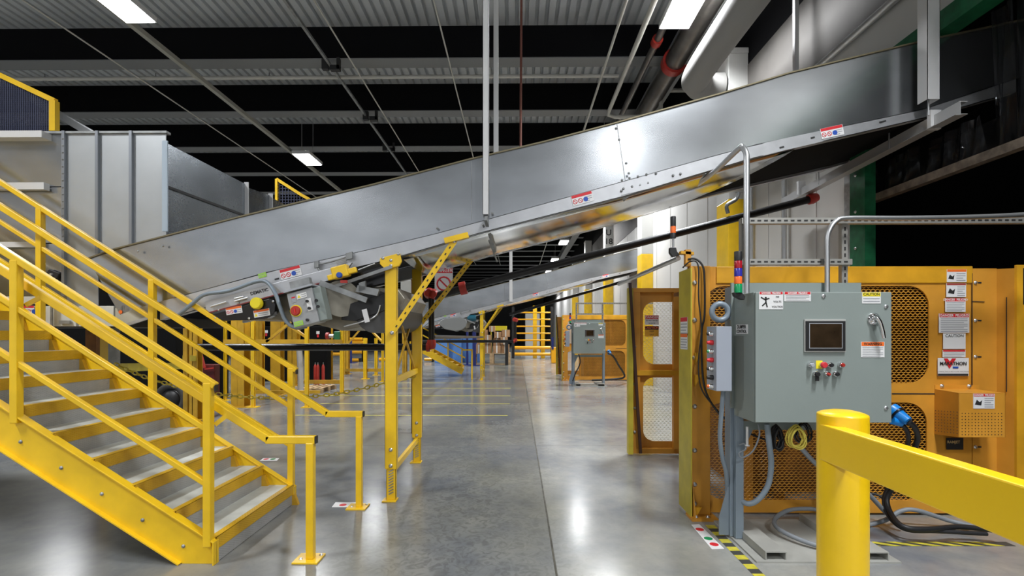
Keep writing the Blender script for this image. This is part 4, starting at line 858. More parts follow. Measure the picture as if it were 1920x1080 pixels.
hbar(500, 545, 641, 10.25, 0.05, 'thin yellow diagonal rising to the right under the operator box', YEL2, 604); hbar(652, 684, 645, 16.5, 0.05, 'thin diagonal brace rising toward the support leg', YEL2, 608); hbar(684, 716, 608, (16.5, 15.7), 0.05, 'thin diagonal brace falling toward the support leg', YEL2, 640); hbar(545, 574, 612, 10.25, 0.05, 'short yellow diagonal behind the hanging conduit', YEL2, 632)
# support block behind stairs
r = thing('hopper_leg', 'stout yellow leg with flange standing just behind the staircase', 'leg', P(195, 760, 5.4)); c = P(187, 660, 5.4); e = P(209, 660, 5.4)
part('leg_tube', MB().box(c.x, c.x+0.1, 5.4, 5.5, 0, 1.62), YEL, r, bev=0.004); part('leg_flange', MB().box(e.x-0.02, e.x, 5.38, 5.52, 0, 1.62), DZINC, r); part('base_plate', MB().box(c.x-0.05, e.x+0.05, 5.35, 5.55, 0, 0.015), YEL, r)
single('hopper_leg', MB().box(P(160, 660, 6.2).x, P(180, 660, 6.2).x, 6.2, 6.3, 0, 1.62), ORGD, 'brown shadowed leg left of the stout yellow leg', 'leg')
single('perforated_strut', MB().bar(P(95, 620, 5.0), P(170, 690, 5.0), 0.02, 0.07), YEL2, 'perforated yellow strut sloping down behind the upper steps', 'strut')
# dark machinery
def dark(x0, x1, yt, yb, Y, dep, label, m_=BLKM, nm='dark_enclosure', on=True):
    a = P(x0, yt, Y); c = P(x1, yb, Y); z0 = 0 if on else c.z
    return single(nm, MB().box(a.x, c.x, Y, Y+dep, z0, a.z), m_, label, 'machine', 'dark machine housings behind the stairs', 0.02)
dark(60, 330, 612, 780, 9.9, 0.6, 'long black machine housing behind the staircase'); dark(372, 415, 600, 770, 11.4, 0.3, 'black housing behind the red cart'); dark(455, 470, 600, 760, 13.0, 0.15, 'narrow black panel between two yellow uprights'); dark(488, 508, 612, 740, 15.6, 0.15, 'black panel with grey sack in front'); dark(525, 541, 600, 730, 15.6, 0.15, 'black panel left of the doorway'); dark(578, 612, 612, 716, 15.2, 0.4, 'black cabinet holding the red cylinders')
dark(335, 345, 600, 760, 12.5, .15, 'black strip behind the slim upright at far left')
r = thing('trolley_wheel', 'large black rubber wheel in the shadow behind the stairs', 'wheel', P(320, 780, 9.2)); c = V((P(320, 742, 9.2).x, 9.2, 0.315))
part('tyre', MB().tube([c+V((0.25*math.cos(t*.2618), 0, 0.25*math.sin(t*.2618))) for t in range(24)], 0.055, 8, closed=True), mat('tyre_grey', (0.045, 0.042, 0.04), 0.6), r); part('hub', MB().lathe(c, NY, [(0.17, -0.02), (0.17, 0.02), (0.05, 0.05)], 20), BLK, r)
r = thing('red_tool_cart', 'dark red cart standing between the yellow uprights', 'cart', P(386, 760, 10.2)); c = P(375, 712, 10.2); e = P(402, 660, 10.2)
part('cart_body', MB().box(c.x, e.x, 10.2, 10.4, 0.1, 0.9), mat('dark_cart_red', (0.10, 0.008, 0.008), 0.5), r, bev=0.02); part('cart_handle', MB().bar(P(376, 660, 10.15), P(384, 690, 10.15), 0.03, 0.05).bar(P(384, 692, 10.15), P(400, 690, 10.15), 0.03, 0.03), RED, r)
for x in (c.x+0.05, e.x-0.05): part('caster', MB().lathe((x, 10.25, 0.06), NY, [(0.06, -0.02), (0.06, 0.02)], 12), BLK, r)
for k, (px, l) in enumerate(((591, 'left'), (596, 'middle'), (606, 'right'))):
    Y = 14.4; c = P(px, 705, Y); rr = 0.045
    r = thing('gas_cylinder', 'dark red gas cylinder by the black cabinet, the %s one of three' % l, 'cylinder', (c.x, Y, 0), 'red cylinders'); part('cylinder_body', MB().lathe((c.x, Y, 0), ZU, [(rr, 0), (rr, 0.55), (rr*0.5, 0.62)], 14), RED, r); part('valve_neck', MB().lathe((c.x, Y, 0.62), ZU, [(0.015, 0), (0.015, 0.06)], 8), DZINC, r)
single('silver_tube', MB().tube(bez([P(561, 655, 12.0), P(563, 690, 12.0), (P(564, 700, 12.0).x, 12.0, 0.05)], 6), 0.07, 14), mat('foil_duct', (0.6, 0.6, 0.6), 0.35, 0.5, bump=0.6, bscale=20), 'silver flexible tube standing on the floor by the doorway', 'tube')
r = thing('wooden_pallet', 'wooden pallet edge lying by the yellow uprights', 'pallet', G(580, 730))
g0 = G(560, 737)
for k in range(4): part('deck_board', MB().box(g0.x+k*0.16, g0.x+k*0.16+0.1, g0.y, g0.y+1.0, 0.10, 0.12), WOOD, r)
for k in range(3): part('stringer_board', MB().box(g0.x, g0.x+0.62, g0.y+k*0.45, g0.y+k*0.45+0.08, 0, 0.10), WOOD, r)
for k, (px, py) in enumerate(((335, 622), (464, 622), (499, 622), (526, 622), (596, 624))):
    c = P(px, py, (12.485, 12.985, 15.585, 15.585, 15.185)[k]); r = thing('machine_tag', 'small white tag with red mark on the black panels, number seen %s from left' % ['first', 'second', 'third', 'fourth', 'fifth'][k], 'tag', c, 'white tags'); part('tag_plate', MB().box(c.x-0.05, c.x+0.05, c.y, c.y+0.01, c.z-0.04, c.z+0.05), WHT, r); part('tag_mark', MB().box(c.x-0.03, c.x+0.03, c.y, c.y+0.01, c.z-0.14, c.z-0.05), REDS, r)
# green motor
r = thing('gear_motor', 'green gear motor with red flange beyond the uprights', 'motor', P(632, 630, 12.55)); c = P(632, 630, 12.55)
part('motor_housing', MB().box(c.x-0.07, c.x+0.075, 12.5, 12.7, c.z-0.13, c.z+0.12), mat('motor_green', (0.02, 0.16, 0.07), 0.4), r, bev=0.02); part('flange', MB().tube([P(612, 630, 12.6), P(617, 630, 12.6)], 0.09, 12), RED, r); part('shaft', MB().tube([P(617, 630, 12.6), P(626, 630, 12.6)], 0.05, 10), ZINC, r)
# chain from stair post to support leg
ca = P(212, 680, 5.4); pts = bez([ca, P(240, 694, 5.4), P(300, 716, 5.4), P(400, 738, 5.4), P(500, 746, 5.45), P(600, 742, 5.5), P(660, 733, 5.6), P(735, 715, 5.85), P(775, 706, 5.9)], 40)
q = MB(); acc = 0; k = 0; last = pts[0]; seg = 0.052
for p0, p1 in zip(pts, pts[1:]):
    acc += (p1-p0).length
    if acc >= seg:
        acc = 0; d = (p1-p0).normalized(); s = V((0, 1, 0)) if k % 2 else ZU; s = (s-d*s.dot(d)).normalized()
        q.tube([p1+d*0.034*math.cos(t*.7854)+s*0.019*math.sin(t*.7854) for t in range(8)], 0.0075, 5, closed=True); k += 1
single('safety_chain', q, mat('chain_yellow', (0.72, 0.56, 0.05), 0.4), 'yellow plastic safety chain sagging across behind the stairs', 'chain')
# ================================================================ DISTANT CENTRE
r = thing('barrier_gate', 'amber seven-rail polymer barrier with black posts at the end of the aisle', 'barrier', G(1000, 671)); YB = floorY(672)
for px in (962, 1035): part('barrier_post', MB().box(P(px-2.5, 600, YB).x, P(px+2.5, 600, YB).x, YB, YB+0.15, 0, P(px, 575, YB).z), BLK, r)
for py, hr in ((586, 0.045), (599, 0.045), (612, 0.045), (625, 0.045), (638, 0.05), (652, 0.10), (664, 0.10)): part('barrier_rail', MB().tube([P(965, py, YB-0.03), P(1032, py, YB-0.03)], hr, 10), RAILO, r)
r = thing('barrier_block', 'short amber barrier with dark cap standing right of the gate', 'barrier', G(1038, 680)); Y = floorY(681); part('barrier_body', MB().box(P(1034, 600, Y).x, P(1043, 600, Y).x, Y, Y+0.4, 0, P(1040, 651, Y).z), RAILO, r, bev=0.03); part('blue_bracket', MB().box(P(1034, 600, Y).x, P(1038, 600, Y).x, Y-.05, Y, P(1040, 655, Y).z, P(1040, 632, Y).z), NAVY, r)
single('black_bollard', MB().box(P(947, 600, floorY(685)).x, P(953, 600, floorY(685)).x, floorY(685), floorY(685)+0.15, 0, P(950, 640, floorY(685)).z), BLK, 'short black post left of the amber barrier', 'bollard', bev=0.01)
# pallets of cartons
rnd = random.Random(3)
names = ['tallest brown carton on the right pallet', 'brown carton at the middle of the far pallets', 'brown carton beside the blue bins']
kk = 0
Yb = 24.0
pos = [(924, 939, 662, 648), (939, 955, 662, 646), (924, 938, 648, 634), (938, 952, 646, 632), (926, 940, 634, 622), (940, 956, 632, 618), (890, 905, 662, 646), (906, 921, 662, 644), (893, 908, 646, 630), (908, 921, 644, 628), (898, 914, 630, 618), (916, 928, 622, 611)]
where = ['bottom row, right pallet, left', 'bottom row, right pallet, right', 'second row, right pallet, left', 'second row, right pallet, right', 'third row, right pallet, left', 'third row, right pallet, right', 'bottom row, left pallet, left', 'bottom row, left pallet, right', 'second row, left pallet, left', 'second row, left pallet, right', 'top of left pallet', 'topmost between pallets']
for k, (x0, x1, y1_, y0_) in enumerate(pos):
    a = P(x0, y1_, Yb); c = P(x1, y0_, Yb); r = thing('carton', 'brown cardboard carton, '+where[k], 'carton', ((a.x+c.x)/2, Yb, a.z), 'cartons on the far pallets')
    part('box_body', MB().box(a.x+0.01, c.x-0.01, Yb+0.1*(k % 3), Yb+0.6, a.z+0.003, c.z-0.003), CARD, r, bev=0.01); part('tape_strip', MB().box((a.x+c.x)/2-0.03, (a.x+c.x)/2+0.03, Yb+0.1*(k % 3)-0.003, Yb+0.1*(k % 3), a.z+0.003, c.z-0.003), WHT if k % 4 == 0 else CREAM, r)
for k, (x0, x1) in enumerate(((888, 922), (922, 957))):
    a = P(x0, 666, Yb); c = P(x1, 662, Yb); single('wooden_pallet', MB().box(a.x, c.x, Yb-0.1, Yb+0.9, P(x0, 662, Yb).z-0.03, P(x0, 662, Yb).z).box(a.x, c.x, Yb-0.1, Yb, 0, 0.04).box(a.x, a.x+0.1, Yb-0.1, Yb+0.9, 0, P(x0, 662, Yb).z-0.03).box(c.x-0.1, c.x, Yb-0.1, Yb+0.9, 0, P(x0, 662, Yb).z-0.03), WOOD, 'wooden pallet under the far cartons, %s one' % ('left' if k == 0 else 'right'), 'pallet', 'far pallets')
for k, (x0, x1, y0_, y1_) in enumerate(((815, 842, 634, 664), (842, 866, 634, 664), (866, 892, 632, 662), (893, 901, 632, 660))):
    Y = 25+k*0.3; a = P(x0, y1_, Y); c = P(x1, y0_, Y); r = thing('blue_bin', 'pale blue bin at the end of the hall, %s from left' % ['first', 'second', 'third', 'fourth'][k], 'bin', ((a.x+c.x)/2, Y, 0), 'blue bins'); part('bin_body', MB().box(a.x, c.x-0.03, Y, Y+0.8, 0, c.z), BINB, r, bev=0.02); part('bin_rim', MB().box(a.x-0.02, c.x-0.01, Y-0.03, Y+0.83, c.z-0.03, c.z), mat('bin_rim', (0.25, 0.42, 0.7), 0.5), r)
# yellow far stairs
r = thing('far_staircase', 'small distant yellow staircase with rails beyond the support leg', 'staircase', G(860, 700)); Y = 17.5
part('stringer', MB().bar(P(790, 655, Y), P(868, 697, Y), 0.05, 0.22), YEL, r); part('stringer', MB().bar(P(795, 650, Y+0.9), P(868, 690, Y+0.9), 0.05, 0.22), YEL, r)
for k in range(7): p0 = P(800+k*10, 659+k*5.4, Y); part('step', MB().box(p0.x-0.1, p0.x+0.12, Y, Y+0.9, p0.z, p0.z+0.02), YEL2, r)
for dy in (-42, -28): part('rail', MB().bar(P(790, 655+dy, Y), P(872, 699+dy, Y), 0.03, 0.04), YEL, r)
for px, py in ((812, 667), (840, 682), (866, 697)): part('rail_post', MB().bar(P(px, py, Y), P(px, py-41, Y), 0.04, 0.04), YEL, r)
part('end_post', MB().bar(P(885, 712, 16.4), P(885, 656, 16.4), 0.05, 0.05).bar(P(885, 656, 16.4), P(868, 656, 16.8), 0.05, 0.05), YEL, r)
for k, (x0, x1, py) in enumerate(((628, 640, 643), (656, 680, 636), (656, 682, 642), (656, 679, 660), (656, 673, 675), (711, 727, 674), (796, 810, 674), (872, 905, 674), (622, 640, 664))):
    Y = 26; a = P(x0, py, Y); c = P(x1, py, Y); r = thing('far_barrier_rail', 'far amber barrier tube, %s' % ['upper one by the green motor', 'top one left of the support leg', 'second one left of the support leg', 'third one left of the support leg', 'lowest one left of the support leg', 'short one touching the support leg', 'short one between support legs', 'one under the blue bins', 'lower one by the green motor'][k], 'barrier rail', ((a.x+c.x)/2, Y, 0), 'far amber barrier tubes')
    part('tube_rail', MB().tube([a, c], 0.09, 10), RAILO, r); part('end_post', MB().box(c.x-0.03, c.x+0.1, Y, Y+0.12, 0, a.z+0.1), BLK, r)
for k, (px, Y, h_, w_) in enumerate(((656, 25, 1.2, 0.14), (889, 23, 1.6, 0.16), (876, 23.5, 1.6, 0.1))):
    single('navy_post', MB().box(P(px, 600, Y).x-w_/2, P(px, 600, Y).x+w_/2, Y, Y+w_, 0.02, h_).box(P(px, 600, Y).x-0.3, P(px, 600, Y).x+0.3, Y-0.2, Y+0.3, 0, 0.02), NAVY, 'navy blue post on a floor plate, %s' % ['left of the support leg', 'right of the blue bins', 'slim one before the blue bins'][k], 'post', 'navy posts')
single('yellow_rack', MB().box(P(920, 600, 34).x, P(950, 600, 34).x, 34, 35, P(930, 620, 34).z, P(930, 611, 34).z).box(P(920, 600, 34).x, P(921, 600, 34).x, 34, 35, 0, 1.7).box(P(949, 600, 34).x, P(950, 600, 34).x, 34, 35, 0, 1.7), YLS, 'bright yellow rack shelf behind the far cartons', 'rack')
single('far_partition', MB().box(P(985, 600, 40).x, P(1012, 600, 40).x, 40, 40.3, 0, P(985, 588, 40).z), COLW, 'white partition seen through the amber barrier', 'partition')
for k, (px, Y) in enumerate(((1003, 30), (1018, 30))): single('far_yellow_column', MB().box(P(px, 600, Y).x-0.12, P(px, 600, Y).x+0.12, Y, Y+0.25, 0, 3.2), YEL, 'distant yellow column behind the barrier, %s' % ('left' if k == 0 else 'right'), 'column', 'distant yellow columns')
single('motor_cover_oval', MB().poly([P(823+x, 608+y, 15.9) for x, y in ((0, 0), (3, -7), (10, -11), (40, -14), (50, -10), (53, -3), (50, 5), (42, 11), (30, 13), (10, 9))], (0, 0.1, 0)), mat('oval_grey', (0.30, 0.31, 0.31), 0.4, 0.5), 'grey oval belt guard under the far conveyor', 'belt guard', bev=0.02)
single('teal_motor', MB().tube([P(877, 597, 16.2), P(893, 597, 16.2)], 0.12, 14), TEAL, 'dark teal motor hanging under the far conveyor', 'motor')
for k, (x0, y0_, x1, y1_, Y) in enumerate(((1110, 455, 1160, 445, 30), (1120, 440, 1140, 480, 30), (1140, 440, 1115, 480, 30), (1090, 470, 1130, 450, 32))):
    single('truss_member', MB().bar(P(x0, y0_, Y), P(x1, y1_, Y), 0.1, 0.16), COLW, 'white steel truss member near the column stencilled U 18, %s' % ['long horizontal', 'falling diagonal', 'rising diagonal', 'left sloping'][k], 'truss', 'far roof truss')
# ================================================================ DUMPER FRAME 1
YD = 4.25
dm = thing('dumper_machine', 'big orange perforated dumper frame behind the grey control cabinet', 'machine frame', (2.9, 4.9, 0), 'orange dumper frames')
X0 = P(1290, 700, YD).x; X1 = P(1822, 700, YD).x; zt1 = P(1400, 500, YD).z
def W(px, py, Y=YD): return P(px, py, Y)
oa = W(1320, 718); ob = W(1742, 536); la = W(1320, 937); lb = W(1738, 755)
holes = [roundrect(oa.x, ob.x, oa.z, ob.z, 0.17, YD), roundrect(la.x, lb.x, la.z, lb.z, 0.17, YD)]
holed_panel('front_panel', [V((X0, YD, 0.02)), V((X1, YD, 0.02)), V((X1, YD, zt1)), V((X0, YD, zt1))], holes, 0.012, ORG, dm)
for (a_, c_) in ((oa, ob), (la, lb)): expanded_mesh('mesh_infill', a_.x-0.02, c_.x+0.02, a_.z-0.02, c_.z+0.02, YD+0.02, 0.17, ORG, dm, wd=0.0036)
part('inner_body', MB().box(2.25, 3.97, 4.85, 5.9, 0.0, 2.0), ORGD, dm); part('shade_pan', MB().box(X0+0.4, 3.97, YD+0.1, 5.9, 2.0, 2.04), ORGD, dm)  # top plate added to keep light out of the dumper interior
part('inner_rib', MB().box(W(1388, 700, 4.5).x, W(1402, 700, 4.5).x, 4.4, 4.5, 0.05, 1.1), ORG, dm)
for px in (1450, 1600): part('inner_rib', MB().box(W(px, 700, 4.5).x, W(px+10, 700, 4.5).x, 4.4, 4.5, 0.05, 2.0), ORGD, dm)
# top beam bulge and mid rail
part('top_beam', MB().box(X0+0.24, X1, YD-0.012, YD+0.0, W(0, 533).z, zt1), ORG2, dm, bev=0.01)
part('mid_seam', MB().box(W(1672, 735).x, X1, YD-0.003, YD, W(0, 737).z, W(0, 735).z), INK, dm)
# left edge flange (olive) and bolted post
part('edge_flange', MB().box(X0-0.012, X0, YD-0.10, YD+0.20, 0.02, W(1280, 505).z-0.0), OLIVE, dm)
part('corner_post', MB().box(X0, X0+0.17, YD-0.06, YD-0.005, 0.02, zt1), ORG, dm, bev=0.006); part('post_foot', MB().box(X0-0.02, X0+0.20, YD-0.16, YD, 0, 0.02).poly([(X0+0.01, YD-0.06, 0.02), (X0+0.01, YD-0.14, 0.02), (X0+0.01, YD-0.06, 0.35)], (0.008, 0, 0)), ORG, dm)
for py in (533, 601, 669, 758, 838, 900, 935): bolt(dm, V((X0+0.035, YD-0.06, W(0, py).z)), NY, 0.014)
for dx_ in (0.03, 0.13): bolt(dm, (X0+dx_, YD-0.11, 0.02), ZU, 0.013)
for py in (660, 700, 940): part('gusset', MB().poly([V((X0+0.03, YD-0.06, W(0, py).z)), V((X0+0.09, YD-0.06, W(0, py).z)), V((X0+0.03, YD-0.06, W(0, py+22).z))], (0, -0.02, 0)), ORG2, dm)
# right hand section
XA = X1; XB2 = W(1868, 700).x; XC = W(1902, 700, 4.12).x
part('side_section', MB().box(XA+0.004, XB2, YD-0.004, YD+0.01, 0.02, W(0, 506).z), ORG, dm); part('side_section', MB().poly([(XB2, YD, 0.02), (XC, 4.12, 0.02), (XC, 4.12, W(0, 507).z-0.01), (XB2, YD, W(0, 507).z)], (0, 0.015, 0)), ORG, dm)
part('end_section', MB().box(XC, XC+0.55, 4.10, 4.12, 0.02, W(0, 500, 4.12).z), ORG2, dm); part('end_mesh', MB().box(XC+0.05, XC+0.3, 4.096, 4.10, W(0, 572, 4.12).z, W(0, 506, 4.12).z), BLK, dm)
for py in (530, 601, 669, 838): bolt(dm, W(1829, py, YD-0.006), NY, 0.011); part('latch_slot', MB().bar(W(1834, py, YD-0.006), W(1840, py, YD-0.006), 0.004, 0.012), INK, dm)
part('seam_line', MB().box(W(1820, 700).x, W(1821, 700).x, YD-0.013, YD-0.008, W(0, 720).z, W(0, 515).z).box(W(1884, 0, 4.18).x, W(1885, 0, 4.18).x, 4.165, 4.17, W(0, 730).z, W(0, 560).z).bar(W(1822, 565, YD-0.009), W(1846, 566, YD-0.009), 0.003, 0.006), INK, dm)
# labels on dumper
def lb_(x0, x1, y0_, y1_, **k):
    a = W(x0, y1_, YD-0.013); c = W(x1, y0_, YD-0.013); return sticker(dm, (a+c)/2, c.x-a.x, c.z-a.z, **k)
lb_(1775, 1812, 505, 529, head=ORS, hfrac=0.2, rows=4, picto='hand', label='orange headed warning label, topmost'); lb_(1774, 1811, 531, 557, head=mat('label_brown', (0.35, 0.06, 0.05), 0.5), hfrac=0.15, rows=5, picto='hand', label='second warning label'); lb_(1772, 1810, 559, 585, head=REDS, htext='DANGER  PELIGRO', hfrac=0.24, rows=6, label='third, all text danger label')
L4 = lb_(1760, 1817, 588, 624, head=REDS, htext='DANGER  PELIGRO', hfrac=0.2, rows=8, label='widest danger label'); lb_(1768, 1810, 625, 654, words=[('CAUTION', 0.26), ('', 0.1), ('', 0.1)], rows=0, base=WHT, label='white caution label'); lb_(1767, 1810, 656, 670, head=REDS, hfrac=0.25, rows=3, label='small danger label')
mp = lb_(1758, 1816, 671, 705, words=None, name='maker_plate', label='white maker plate with red triangles')
a = W(1758, 705, YD-0.018); c = W(1816, 671, YD-0.018); wM = c.x-a.x; hM = c.z-a.z; O = (a+c)/2+NY*0.0
part('red_mark', MB().poly([O+V((-wM*.30, 0, hM*.47)), O+V((wM*.10, 0, hM*.47)), O+V((-wM*.12, 0, -hM*.10))], NY*0.001), REDS, mp)
part('white_mark', MB().poly([O+V((-wM*.18, -0.0012, hM*.47)), O+V((-wM*.04, -0.0012, hM*.47)), O+V((-wM*.11, -0.0012, hM*.30))], NY*0.0006), WHT, mp)
part('black_band', MB().obox(O+V((0, -0.0006, -hM*.43)), (wM*.49, 0, 0), (0, 0, hM*.055), (0, 0.0005, 0)), INK, mp)
text(mp, 'MARATHON', hM*0.26, O+V((0, -0.003, hM*.18)), XU, ZU, INK, bold=0.0012); text(mp, 'COMPACTING & RECYCLING SOLUTIONS', hM*0.09, O+V((0, -0.003, -hM*.26)), XU, ZU, INK)
part('blue_oval', MB().obox(O+V((wM*.08, -0.001, -hM*.03)), (wM*.09, 0, 0), (0, 0, hM*.05), (0, 0.0005, 0)), BLU, mp)
rp = lb_(1774, 1806, 821, 843, base=INK, name='maker_plate', label='black name plate with gold lettering'); text(rp, 'RAMJET', 0.032, W(1788, 829, YD-0.018), XU, ZU, mat('gold_ink', (0.6, 0.45, 0.2), 0.5), bold=0.0008)
# perforated box
pb = thing('perforated_cover', 'orange perforated sheet metal cover box bolted on the dumper panel', 'cover box', W(1800, 820, 4.1)); yf = 3.99
a = P(1798, 820, yf); c = P(1885, 737, yf)
part('cover_shell', MB().poly([(a.x, yf, a.z), (c.x, yf, a.z), (c.x, yf, c.z), (a.x, yf, c.z)], (0, 0.006, 0)).poly([(a.x, yf, a.z), (a.x, yf, c.z), (W(1752, 0).x, YD, W(0, 727).z), (W(1752, 0).x, YD, W(0, 810).z)], (0.005, 0, 0)).poly([(a.x, yf, c.z), (c.x, yf, c.z), (c.x, YD, W(0, 727).z), (W(1752, 0).x, YD, W(0, 727).z)], (0, 0, -0.005)).poly([(c.x, yf, a.z), (c.x, yf, c.z), (c.x, YD, W(0, 727).z), (c.x, YD, W(0, 810).z)], (-0.005, 0, 0)), ORG, pb, bev=0.002)
part('mount_flange', MB().box(W(1752, 0).x, W(1835, 0).x, YD-0.006, YD, W(0, 730).z, W(0, 720).z), ORG, pb)
q = MB()
for i in range(13):
    for j in range(8): q.lathe((a.x+0.025+i*0.0262, yf-0.0008, a.z+0.022+j*0.0245), NY, [(0.0042, 0), (0.0042, 0.0006)], 6)
for i in range(8):
    for j in range(8):
        t = (i+0.5)/8; p0 = V((a.x, yf, a.z)).lerp(V((W(1752, 0).x, YD, W(0, 810).z)), t); q.lathe(p0+V((-0.001, 0, 0.03+j*0.0245)), (-1, -0.9, 0), [(0.0040, 0), (0.0040, 0.0006)], 6)
part('perforations', q, INK, pb)
sticker(pb, P(1844.5, 752, yf-0.001), 0.17, 0.12, head=REDS, htext='DANGER  PELIGRO', hfrac=0.2, rows=5, picto='hand')
for px in (1766, 1817): bolt(pb, W(px, 724, YD-0.007), NY, 0.012)
# second dumper frame, far down
d2 = copy_tree(dm, (0, 11.8, 0), 'distant orange dumper frame behind the far grey cabinet', skip=('warning_label', 'maker_plate', 'lettering', 'end_section', 'side_section', 'end_mesh', 'seam_line', 'latch_slot'))
# ================================================================ OPEN GATE
YG = 6.35
gt = thing('dumper_gate', 'open orange gate with meshed windows standing behind the dumper corner post', 'gate', P(1230, 850, YG), 'orange dumper gates')
GX0 = P(1184, 700, YG).x; GX1 = 2.75; gz = P(1200, 541, YG).z
ha = P(1207, 683, YG); hb = P(1258, 566, YG); hc = P(1207, 828, YG); hd = P(1258, 708, YG)
holed_panel('gate_panel', [V((GX0, YG+0.03, 0.03)), V((GX1, YG+0.03, 0.03)), V((GX1, YG+0.03, gz)), V((GX0, YG+0.03, gz))], [roundrect(ha.x, 2.62, ha.z, hb.z, 0.14, YG+0.03), roundrect(hc.x, 2.62, hc.z, hd.z, 0.14, YG+0.03)], 0.01, ORG, gt)
for (p0, p1) in ((ha, hb), (hc, hd)): expanded_mesh('mesh_infill', p0.x-0.02, 2.64, p0.z-0.02, p1.z+0.02, YG+0.05, 0.14, mat('pale_mesh', (0.55, 0.50, 0.36), 0.5), gt, pu=0.05, pv=0.026, wd=0.0022)
part('top_rail', MB().box(GX0, GX1, YG-0.06, YG+0.03, gz-0.05, gz), ORG, gt); part('mid_rail', MB().box(GX0, GX1, YG-0.06, YG+0.03, P(0, 702, YG).z, P(0, 693, YG).z), ORG2, gt); part('bottom_rail', MB().box(GX0, GX1, YG-0.05, YG+0.03, 0.02, 0.08), ORG, gt)
for px in (1261,): part('stile', MB().box(P(px, 0, YG).x, P(px+10, 0, YG).x, YG-0.05, YG+0.02, 0.02, gz), ORG, gt)
part('hinge_post', MB().box(P(1184, 0, YG).x, P(1199, 0, YG).x, YG-0.04, YG+0.02, 0.02, gz), ORG, gt); part('edge_flange', MB().box(GX0-0.06, GX0, YG-0.10, YG, 0.02, gz-0.0), OLIVE, gt)
for py in (650, 672, 720, 765, 810): bolt(gt, P(1190, py, YG-0.045), NY, 0.013)
part('gas_strut', MB().bar(P(1181, 530, YG-0.1), P(1201, 850, YG-0.1), 0.03, 0.035, up=(1, 0, 0)), mat('brown_strap', (0.05, 0.02, 0.012), 0.5), gt)
sticker(gt, P(1222, 600, YG-0.0), 0.18, 0.12, head=REDS, htext='DANGER', hfrac=0.42, words=[('DO NOT ENTER', 0.17), ('NO ENTRE', 0.15)])
sticker(gt, P(1222, 621, YG-0.0), 0.18, 0.135, head=INK, htext='CAUTION', hfrac=0.36, htm=ORS, words=[('KEEP', 0.2), ('OUT', 0.2)], base=mat('label_amber', (0.75, 0.38, 0.03), 0.5))
copy_tree(gt, (0, 11.7, 0), 'distant orange gate edge beyond the far cabinet', skip=('warning_label', 'mesh_infill'))
for (py0, hh_, hd_, ) in ((612, 0.16, REDS), (640, 0.14, ORS)):
    c = V((X0-0.0135, YD+0.06, W(0, py0).z)); sticker(dm, c, 0.18, hh_, u=V((0, -1, 0)), v=ZU, head=hd_, rows=4, label='warning label on the olive edge')
single('pull_pole', MB().cyl((P(1272, 484, 4.3).x, 4.3, P(1272, 484, 4.3).z), (P(1160, 533, YG).x, YG, P(1160, 533, YG).z), 0.022, 12), ZINC, 'shiny steel tube running from the stack light back to the open gate', 'tube')
# stack lights
def stack(c, segs, r_, label, bracket=True):
    r = thing('stack_light', label, 'signal light', c, 'signal lights'); z = c.z
    for nm, m_, h_ in segs:
        part(nm, MB().lathe((c.x, c.y, z), ZU, [(r_, 0), (r_, h_-0.004), (r_*0.92, h_)], 18), m_, r, {'red_lens': 'red lens', 'blue_lens': 'blue lens', 'orange_lens': 'orange lens', 'green_lens': 'green lens'}.get(nm)); z += h_
    return r
c = P(1262, 447, 4.3); s_ = stack(c, [('base_collar', BLK, 0.045), ('orange_lens', ORL, 0.06), ('top_cap', BLK, 0.085)], 0.024, 'signal light with one orange lens on the dumper corner post')
part('stem', MB().cyl((c.x, 4.3, c.z-0.11), (c.x, 4.3, c.z), 0.010, 10), ZINC, s_); part('swivel_bracket', MB().poly([P(x, y, 4.28) for x, y in ((1256, 464), (1268, 464), (1270, 472), (1276, 478), (1262, 482), (1256, 474))], (0, 0.04, 0)), BLK, s_, bev=0.004)
r = thing('post_bracket', 'small orange bracket on top of the dumper corner post', 'bracket', P(1287, 500, 4.25)); part('upright', MB().box(P(1282, 0, 4.25).x, P(1292, 0, 4.25).x, 4.2, 4.25, zt1, P(0, 472, 4.25).z), ORG, r); part('head_plate', MB().obox(P(1287, 475, 4.23), (0.055, 0, -0.005), (0, 0, 0.012), (0, 0.03, 0)), ORG2, r)
single('sensor_cable', MB().tube(bez([P(1290, 486, 4.2), P(1305, 486, 4.18), P(1318, 500, 4.16), P(1321, 530, 4.15), P(1321, 590, 4.14), P(1316, 620, 4.14), P(1316, 680, 4.12), P(1322, 730, 4.08), P(1340, 765, 4.05), P(1360, 785, 4.0), P(1400, 810, 4.1), P(1450, 830, 4.15)], 6), 0.0085, 8).tube(bez([P(1280, 502, 4.2), P(1295, 490, 4.18), P(1309, 498, 4.16), P(1310, 560, 4.14), P(1315, 615, 4.13), P(1311, 660, 4.12), P(1310, 700, 4.1), P(1318, 735, 4.08), P(1350, 775, 4.03)], 6), 0.006, 8), BLK, 'black sensor cables hanging down the dumper corner post', 'cable')
# ================================================================ CONTROL STAND 1
YB_ = 3.39; DP = 0.325
cs = thing('control_cabinet', 'grey dumper control cabinet with touch screen on its stand, nearest the camera', 'control cabinet', (2.05, 3.6, 0), 'grey control cabinets')
a = P(1415.5, 793, YB_); c = P(1671, 547, YB_); bx0, bx1, bz0, bz1 = a.x, c.x, a.z, c.z
part('cabinet_body', MB().box(bx0, bx1, YB_+0.02, YB_+DP, bz0, bz1), GBOX, cs, bev=0.004); 
part('cabinet_door', MB().box(bx0+0.003, bx1, YB_-0.004, YB_+0.016, bz0+0.003, bz1-0.003), GBOX, cs, bev=0.004)
part('door_gasket', MB().box(bx0+0.008, bx1-0.008, YB_+0.012, YB_+0.024, bz0+0.01, bz1-0.01), BLK, cs)
def D(px, py, e=0.005): return P(px, py, YB_-e)
